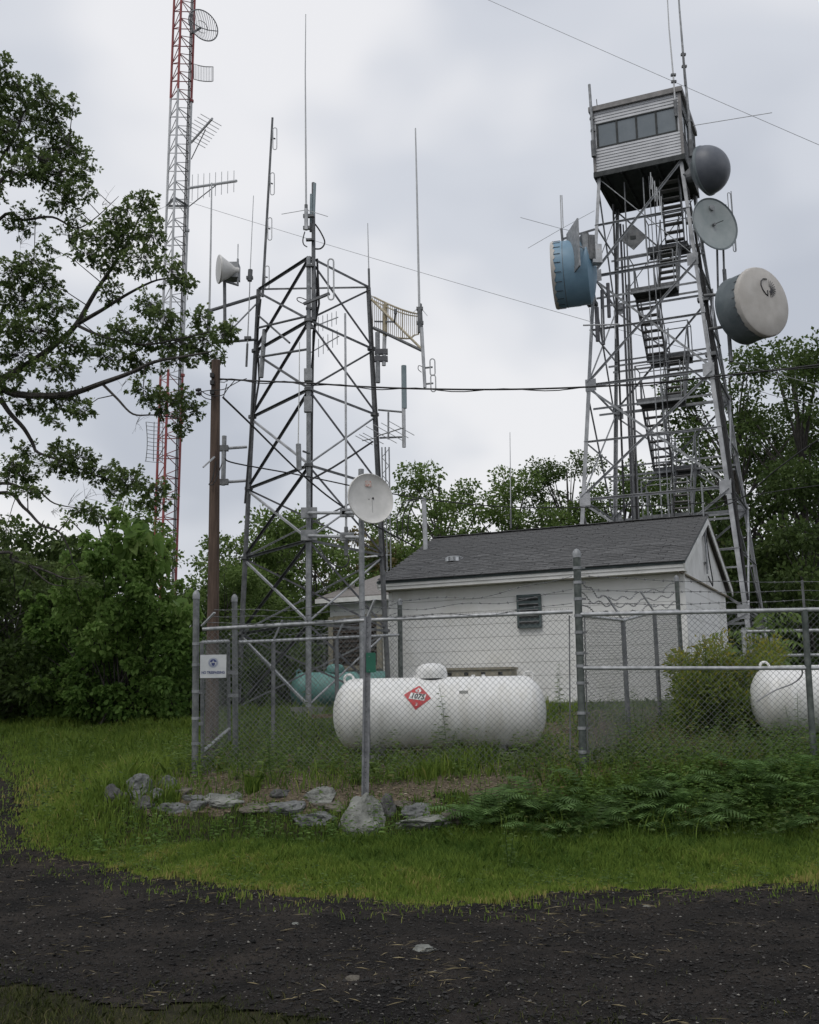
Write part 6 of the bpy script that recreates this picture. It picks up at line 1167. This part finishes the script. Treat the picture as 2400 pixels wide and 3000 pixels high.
def undergrowth(name, lbl, pts, hmin, hmax, m, nl=18, tint0=.45, ls=.11):
    P = []; D = []; S = []; st = MB()
    for x, y in pts:
        z = Hf(x, y); h = rnd.uniform(hmin, hmax); lx, ly = rnd.gauss(0, .12)*h, rnd.gauss(0, .12)*h; st.tube((x, y, z-.02), (x+lx, y+ly, z+h), .003, .001, 3, False)
        for i in range(nl): f = .1+.9*i/nl; a = i*2.4+x*9; P.append((x+lx*f, y+ly*f, z+h*f)); D.append((math.cos(a), math.sin(a), .5)); S.append(ls*(1.15-.6*f)*rnd.uniform(.7, 1.3))
    t = tag(npmesh(name, leaves(P, D, S, [(0, 0), (.12, .3), (.10, .65), (0, 1), (-.10, .65), (-.12, .3)], .45), 6, m, None, np.clip(tint0+rng.normal(size=len(P))*.2, 0, 1), 'stuff'), lbl, 'weeds'); return t
pts = []
for i in range(3200):
    y = rnd.uniform(12.8, 18.5); x = rnd.uniform(-.40*y, .42*y)
    if x < -3.2: continue
    nzv = float(smooth_noise(np.array(x), np.array(y), 1.5, 21)); fence_near = abs(y-13.35+.12*x*(x < 2)) < .35; tank_near = abs(y-14.45) < .25 and -1.3 < x < 2.2; right = x > 3.0 or (x < -.8 and y > 14)
    if rnd.random() < (.12+.45*max(0, nzv)+.35*fence_near+.45*tank_near+.3*right): pts.append((x, y))
undergrowth('weed_patch', 'untidy green weeds scattered along the fence and tank bases', pts, .14, .58, weed_m, 16, .55, .10)
pts = [(rnd.gauss(4.6, .7), rnd.uniform(12.3, 14.6)) for i in range(120)]+[(rnd.uniform(1.0, 5.2), rnd.uniform(11.7, 12.9)) for i in range(260)]+[(rnd.uniform(-3.5, 1.2), rnd.uniform(11.6, 12.5)) for i in range(70)]
pts += [(rnd.uniform(1.0, 5.4), rnd.uniform(11.6, 13.1)) for i in range(420)]
pts = [(x, y) for x, y in pts if y < 12.25+.20*max(0, x-1.2) or x > 4.2]
undergrowth('dry_stems', 'dry brown weed stems before the goldenrod clump', [(rnd.uniform(2.6, 5.6), rnd.uniform(13.2, 15.6)) for i in range(230)], .2, .6, mat('dry_weed', (.06, .055, .025), (.16, .14, .06), .8, attr='tint', c3=(.24, .20, .11), spec=.15), 12, .5, .06)
undergrowth('brown_undergrowth', 'dry brown stems and dead fronds among the ferns', [(rnd.uniform(1.2, 5.4), rnd.uniform(11.6, 13.3)) for i in range(70)], .12, .36, mat('dead_frond', (.05, .035, .018), (.15, .10, .05), .8, attr='tint', c3=(.24, .18, .10), spec=.15), 14, .5, .07)
undergrowth('leafy_undergrowth', 'mixed leafy plants growing among the ferns and rocks', pts, .14, .58, leaf_br, 18, .46, .085)
# ------------------------------------------------------------------ ferns
def fern_mesh(seed, nf=7, L_=.62):
    r_ = random.Random(seed); Q = []; T = []; st = MB()
    for f in range(nf):
        a = 2*math.pi*f/nf+r_.uniform(-.3, .3); ln = L_*r_.uniform(.75, 1.15); up = r_.uniform(.35, .7); d = V(math.cos(a), math.sin(a), 0); sd_ = V(-d.y, d.x, 0); pts = [d*(ln*t_)+UP*(ln*up*math.sin(min(1, t_*1.15)*2.0)) for t_ in [k_/16 for k_ in range(17)]]; st.path(pts, .005, 3, .0015)
        for k_ in range(3, 17):
            t_ = k_/16; w = ln*.34*math.sin(math.pi*min(1, (1.03-t_)*.92))**.9*(1 if t_ > .25 else .8); p = pts[k_]; fw = (pts[k_]-pts[k_-1]).normalized()
            for s in (-1, 1):
                dr = (sd_*s+fw*.35-UP*.12).normalized(); wd = fw*ln*.026; nrm = UP*.01
                for q in range(2):
                    b0 = p+dr*w*(q*.5); b1 = p+dr*w*(q*.5+.5); k0 = (1.0, .62, .05)[q]; k1 = (1.0, .62, .05)[q+1]; dz = -UP*.10*w*(q*.5+.5)
                    Q += [tuple(b0-wd*k0), tuple(b0+wd*k0), tuple(b1+wd*k1+dz), tuple(b1-wd*k1+dz)]; T.append(min(1, max(0, .25+.45*t_+r_.uniform(-.15, .15))))
    me = bpy.data.meshes.new('stalk'); me.from_pydata([tuple(v) for v in st.v], [], st.f); me.materials.append(weed_m); o = npmesh('tmp', Q, 4, fern_m, None, T, off=(0, 0, 0)); fm = o.data; bpy.data.objects.remove(o); return me, fm
FV = [fern_mesh(i+1, nf, L_) for i, (nf, L_) in enumerate(((7, .44), (6, .50), (8, .38)))]
FERNS = []
for i in range(92):
    px = rnd.uniform(1500, 2420); lo = 2395-.13*(px-1500); py = rnd.uniform(lo, 2475)
    if px < 1700 and py < 2380: py += 45
    FERNS.append((px, py))
for px, py in ((1400, 2400), (1440, 2430), (1380, 2440), (1470, 2380), (1540, 2400), (1600, 2390), (1650, 2400), (1720, 2380)): FERNS.append((px, py))
for i, (px, py) in enumerate(FERNS):
    g = gnd(px, py); t = thing('fern', 'green fern in the bank of ferns right of the rocks', 'fern', g-UP*.02, 'ferns on the right bank'); t.rotation_euler = (rnd.uniform(-.2, .2), rnd.uniform(-.2, .2), rnd.uniform(0, 6)); s = rnd.uniform(.5, 1.1); t.scale = (s, s, s*rnd.uniform(.8, 1.3))
    for nm, me in zip(('stalk', 'fronds'), FV[i % 3]): o = bpy.data.objects.new(nm, me); o.parent = t; col.objects.link(o)
pv = []
while len(pv) < 520:
    x = rnd.uniform(-4.2, 5); y = rnd.uniform(9.4, 12.2)
    if not bool(road_mask(np.array(x), np.array(y))) and float(smooth_noise(np.array(x), np.array(y), 1.9, 61)) > rnd.uniform(-.7, .6): pv.append((x, y))
undergrowth('verge_weeds', 'small broad leaved weeds mixed into the grass verge', pv, .05, .16, weed_m, 9, .42, .06)
pv = [(rnd.uniform(-8, -3), rnd.uniform(12, 19)) for i in range(260)]
undergrowth('meadow_weeds', 'scattered tall weeds in the meadow grass at left', pv, .15, .45, weed_m, 14, .55, .07)
# ------------------------------------------------------------------ grass
def grass(name, lbl, x, y, h, tint, wid=.0026, lean=.6, m=None):
    n = len(x); z = H(x, y); a = rng.uniform(0, 6.28, n); b = rng.uniform(0, 6.28, n); ln = h*rng.uniform(.1, lean, n); w = wid*rng.uniform(.7, 1.4, n)*(1+y/16)
    ca, sa = np.cos(a)*w, np.sin(a)*w; dx, dy = np.cos(b)*ln, np.sin(b)*ln; o = np.zeros((n, 5, 3))
    o[:, 0] = np.stack([x-ca, y-sa, z-.01], -1); o[:, 1] = np.stack([x+ca, y+sa, z-.01], -1); o[:, 2] = np.stack([x+ca*.8+dx*.35, y+sa*.8+dy*.35, z+h*.6], -1); o[:, 3] = np.stack([x+dx, y+dy, z+h*rng.uniform(.8, 1.0, n)], -1); o[:, 4] = np.stack([x-ca*.8+dx*.35, y-sa*.8+dy*.35, z+h*.6], -1)
    return tag(npmesh(name, o.reshape(-1, 3), 5, m or grass_m, None, tint, 'stuff'), lbl, 'grass')
def scatter(n, y0, y1, p, dens):
    x, y = frust(n, y0, y1, p); k = rng.uniform(size=n) < dens(x, y); return x[k], y[k]
EX, EYs = np.array([p[0] for p in EDGE[4:]]), np.array([p[1] for p in EDGE[4:]])
def dverge(x, y):
    r_ = road_mask(x, y); d = dist_poly(x, y, EDGE); bed = bed_mask(x, y)
    rk = ((x > -3.8) & (x < 1.6) & (y > 11.75) & (y < 12.75)); edge = np.clip(.35+1.2*d+.6*smooth_noise(x, y, 7, 19), .05, 1)
    return np.where(r_, np.where(d < .8, .30*np.exp(-d*3.5)*np.clip(.3+smooth_noise(x, y, 5, 23), 0, 1), 0), np.where(bed, .05, np.where(rk, .30, 1.0)*edge))*(y > 7.0)
x, y = scatter(330000, 8.2, 13.3, 1.0, dverge); n = len(x); d = dist_poly(x, y, EDGE); nz = smooth_noise(x, y, 1.1, 3); nz2 = smooth_noise(x, y, 4, 5)
rk = ((x > -3.8) & (x < 1.6) & (y > 11.75) & (y < 12.75)); nz3 = smooth_noise(x, y, 6.5, 17); h = (.045+.085*sst(.1, 2.2, d)+.04*nz+.045*np.maximum(0, nz3)*sst(.2, 1.2, d))*rng.uniform(.5, 1.4, n)*np.where(bed_mask(x, y), .8, 1)*np.where(rk, .6, 1); tint = np.clip(.54-.26*sst(.4, 1.7, d)+.20*nz+.20*nz2-.16*nz3+rng.normal(size=n)*.17+.30*np.exp(-d*4), 0, 1)
grass('verge_grass', 'green grass verge between the dark track and the rocks', x, y, np.maximum(.03, h), tint)
def dleft(x, y): return np.where(road_mask(x, y), .10*np.exp(-3*dist_poly(x, y, EDGE)), np.clip(.35+1.3*dist_poly(x, y, EDGE)+.5*smooth_noise(x, y, 5, 51), .1, 1))*np.where(road_mask(x, y), 1, sst(-2.6, -4.0, x-.15*(y-12)*0))*(x > -12)
x, y = scatter(200000, 11.5, 23, 1.25, dleft); n = len(x); nz = smooth_noise(x, y, .9, 9); yel = np.exp(-(((x+4.9)/1.1)**2+((y-13.8)/1.5)**2))
dd_ = dist_poly(x, y, EDGE); grass('meadow_grass', 'taller meadow grass left of the gate with a yellow patch', x, y, np.maximum(.03, (.15+.09*nz+.08*yel)*(.25+.75*sst(.0, 1.3, dd_)))*rng.uniform(.5, 1.5, n), np.clip(.44+.17*nz+.12*smooth_noise(x, y, 3.5, 29)+rng.normal(size=n)*.16+.38*yel, 0, 1), .0032)
def dcomp(x, y): return np.where(road_mask(x, y), 0, .5+.5*smooth_noise(x, y, 1.3, 12))*sst(-4, -3, x)*np.where(bed_mask(x, y), .22, 1.0)*np.where((y < 16.4) | (x > 3.2) | (x < -1), 1, .8)
x, y = scatter(130000, 12.9, 21, 1.3, dcomp); n = len(x); nz = smooth_noise(x, y, 1.2, 14)
grass('compound_grass', 'thin weedy grass growing through the chips around the tanks', x, y, (.13+.06*nz)*rng.uniform(.5, 1.7, n)*(1+.5*(rng.uniform(size=n) < .1)), np.clip(.46+.18*nz+rng.normal(size=n)*.2, 0, 1), .0028, .7)
def dtall(x, y): return np.where(road_mask(x, y), 0, np.clip(smooth_noise(x, y, 1.8, 71)*1.3, 0, 1)*sst(10.9, 11.7, y)*sst(13.2, 12.4, y)*sst(.2, 1.4, x)+.8*np.clip(smooth_noise(x, y, 1.4, 73)-.15, 0, 1)*sst(12.9, 13.3, y)*sst(-3.4, -2.6, x))
x, y = scatter(60000, 10.8, 16.5, 1.0, dtall); n = len(x)
grass('tall_grass', 'tall unmown grass tufts before the ferns and along the fence', x, y, rng.uniform(.14, .38, n), np.clip(.42+rng.normal(size=n)*.2, 0, 1), .0026, .55)
def dnear(x, y): r_ = road_mask(x, y); d = dist_poly(x, y, NEARP); return np.where(r_, .22*np.exp(-d*2.2)*np.clip(.4+smooth_noise(x, y, 2.5, 41), 0, 1), .7*np.clip(.5+smooth_noise(x, y, 2.2, 43), .2, 1))
x, y = scatter(110000, 4.9, 7.6, 1.0, dnear); n = len(x)
grass('near_grass', 'sparse grass along the near edge of the track', x, y, rng.uniform(.012, .055, n), np.clip(.50+.25*smooth_noise(x, y, 2, 2)+rng.normal(size=n)*.25, 0, 1), .0013, 1.3, mat('thin_dull_grass', (.035, .045, .018), (.10, .115, .035), .7, spec=.15, trans=.3, attr='tint', c3=(.20, .17, .09)))
def dstraw(x, y): return np.where(road_mask(x, y), np.clip(.05+.5*smooth_noise(x, y, 1.7, 31), 0, .5)**1.3+.35*np.exp(-dist_poly(x, y, EDGE)*2.5), 0)
x, y = scatter(30000, 5, 11.5, 1.2, dstraw); n = len(x); o_ = np.zeros((n, 5, 3)); a = rng.uniform(0, 6.28, n); L_ = rng.uniform(.03, .13, n); ca, sa = np.cos(a), np.sin(a); z = H(x, y)+.022; w = .0011
for i, (f, s) in enumerate(((0, -1), (0, 1), (.5, 1), (1, 0), (.5, -1))): o_[:, i] = np.stack([x+ca*L_*f-sa*w*s, y+sa*L_*f+ca*w*s, z+.006*math.sin(f*3)*rng.uniform(0, 1, n)], -1)
tag(npmesh('straw', o_.reshape(-1, 3), 5, mat('dry_straw', (.10, .08, .04), (.26, .21, .11), .8, attr='tint', c3=(.34, .29, .17)), None, rng.uniform(0, 1, n), 'stuff'), 'dry straw and grass clippings lying on the dark track', 'straw')
# low leafy ground cover under ferns and around rocks
x, y = frust(26000, 11.2, 14.2, 1.0); k = ((x > 1.0) | (rng.uniform(size=len(x)) < .10)) & ~road_mask(x, y) & (rng.uniform(size=len(x)) < .55) & (y < 13.6+.4*(x > 2)) & (y > 11.4-.15*x); x, y = x[k], y[k]; n = len(x)
P = np.stack([x, y, H(x, y)+rng.uniform(.02, .26, n)], -1); D = rng.normal(size=(n, 3)); D[:, 2] = abs(D[:, 2])*.4
tag(npmesh('ground_cover', leaves(P, D, rng.uniform(.03, .07, n), OVAL, .3), len(OVAL), leaf_dk, None, np.clip(rng.normal(.55, .25, n), 0, 1), 'stuff'), 'low leafy ground cover under the ferns', 'plants')
# distant woods
cl = []
for i in range(420):
    D = rnd.uniform(48, 60); px = rnd.uniform(-900, 3300); hgt = rnd.uniform(.2, 4.0)+(1.8 if px > 1900 else 0) if i % 3 else rnd.uniform(0, 1.4); p = at(px, 2050, D); s = rnd.uniform(1.2, 2.2); cl.append(((p.x, D, 1.5+hgt), s, s, s*.7, 1))
P, D = clumpset(cl, 75, .2); n = len(P); tag(npmesh('distant_woods', leaves(P, D, rng.uniform(.3, .5, n), DIA, .2), 4, leaf_dk, None, np.clip(.2+.1*(P[:, 2]-1.5)+rng.normal(size=n)*.18, 0, 1), 'stuff'), 'dark mass of distant woods behind everything', 'woods')
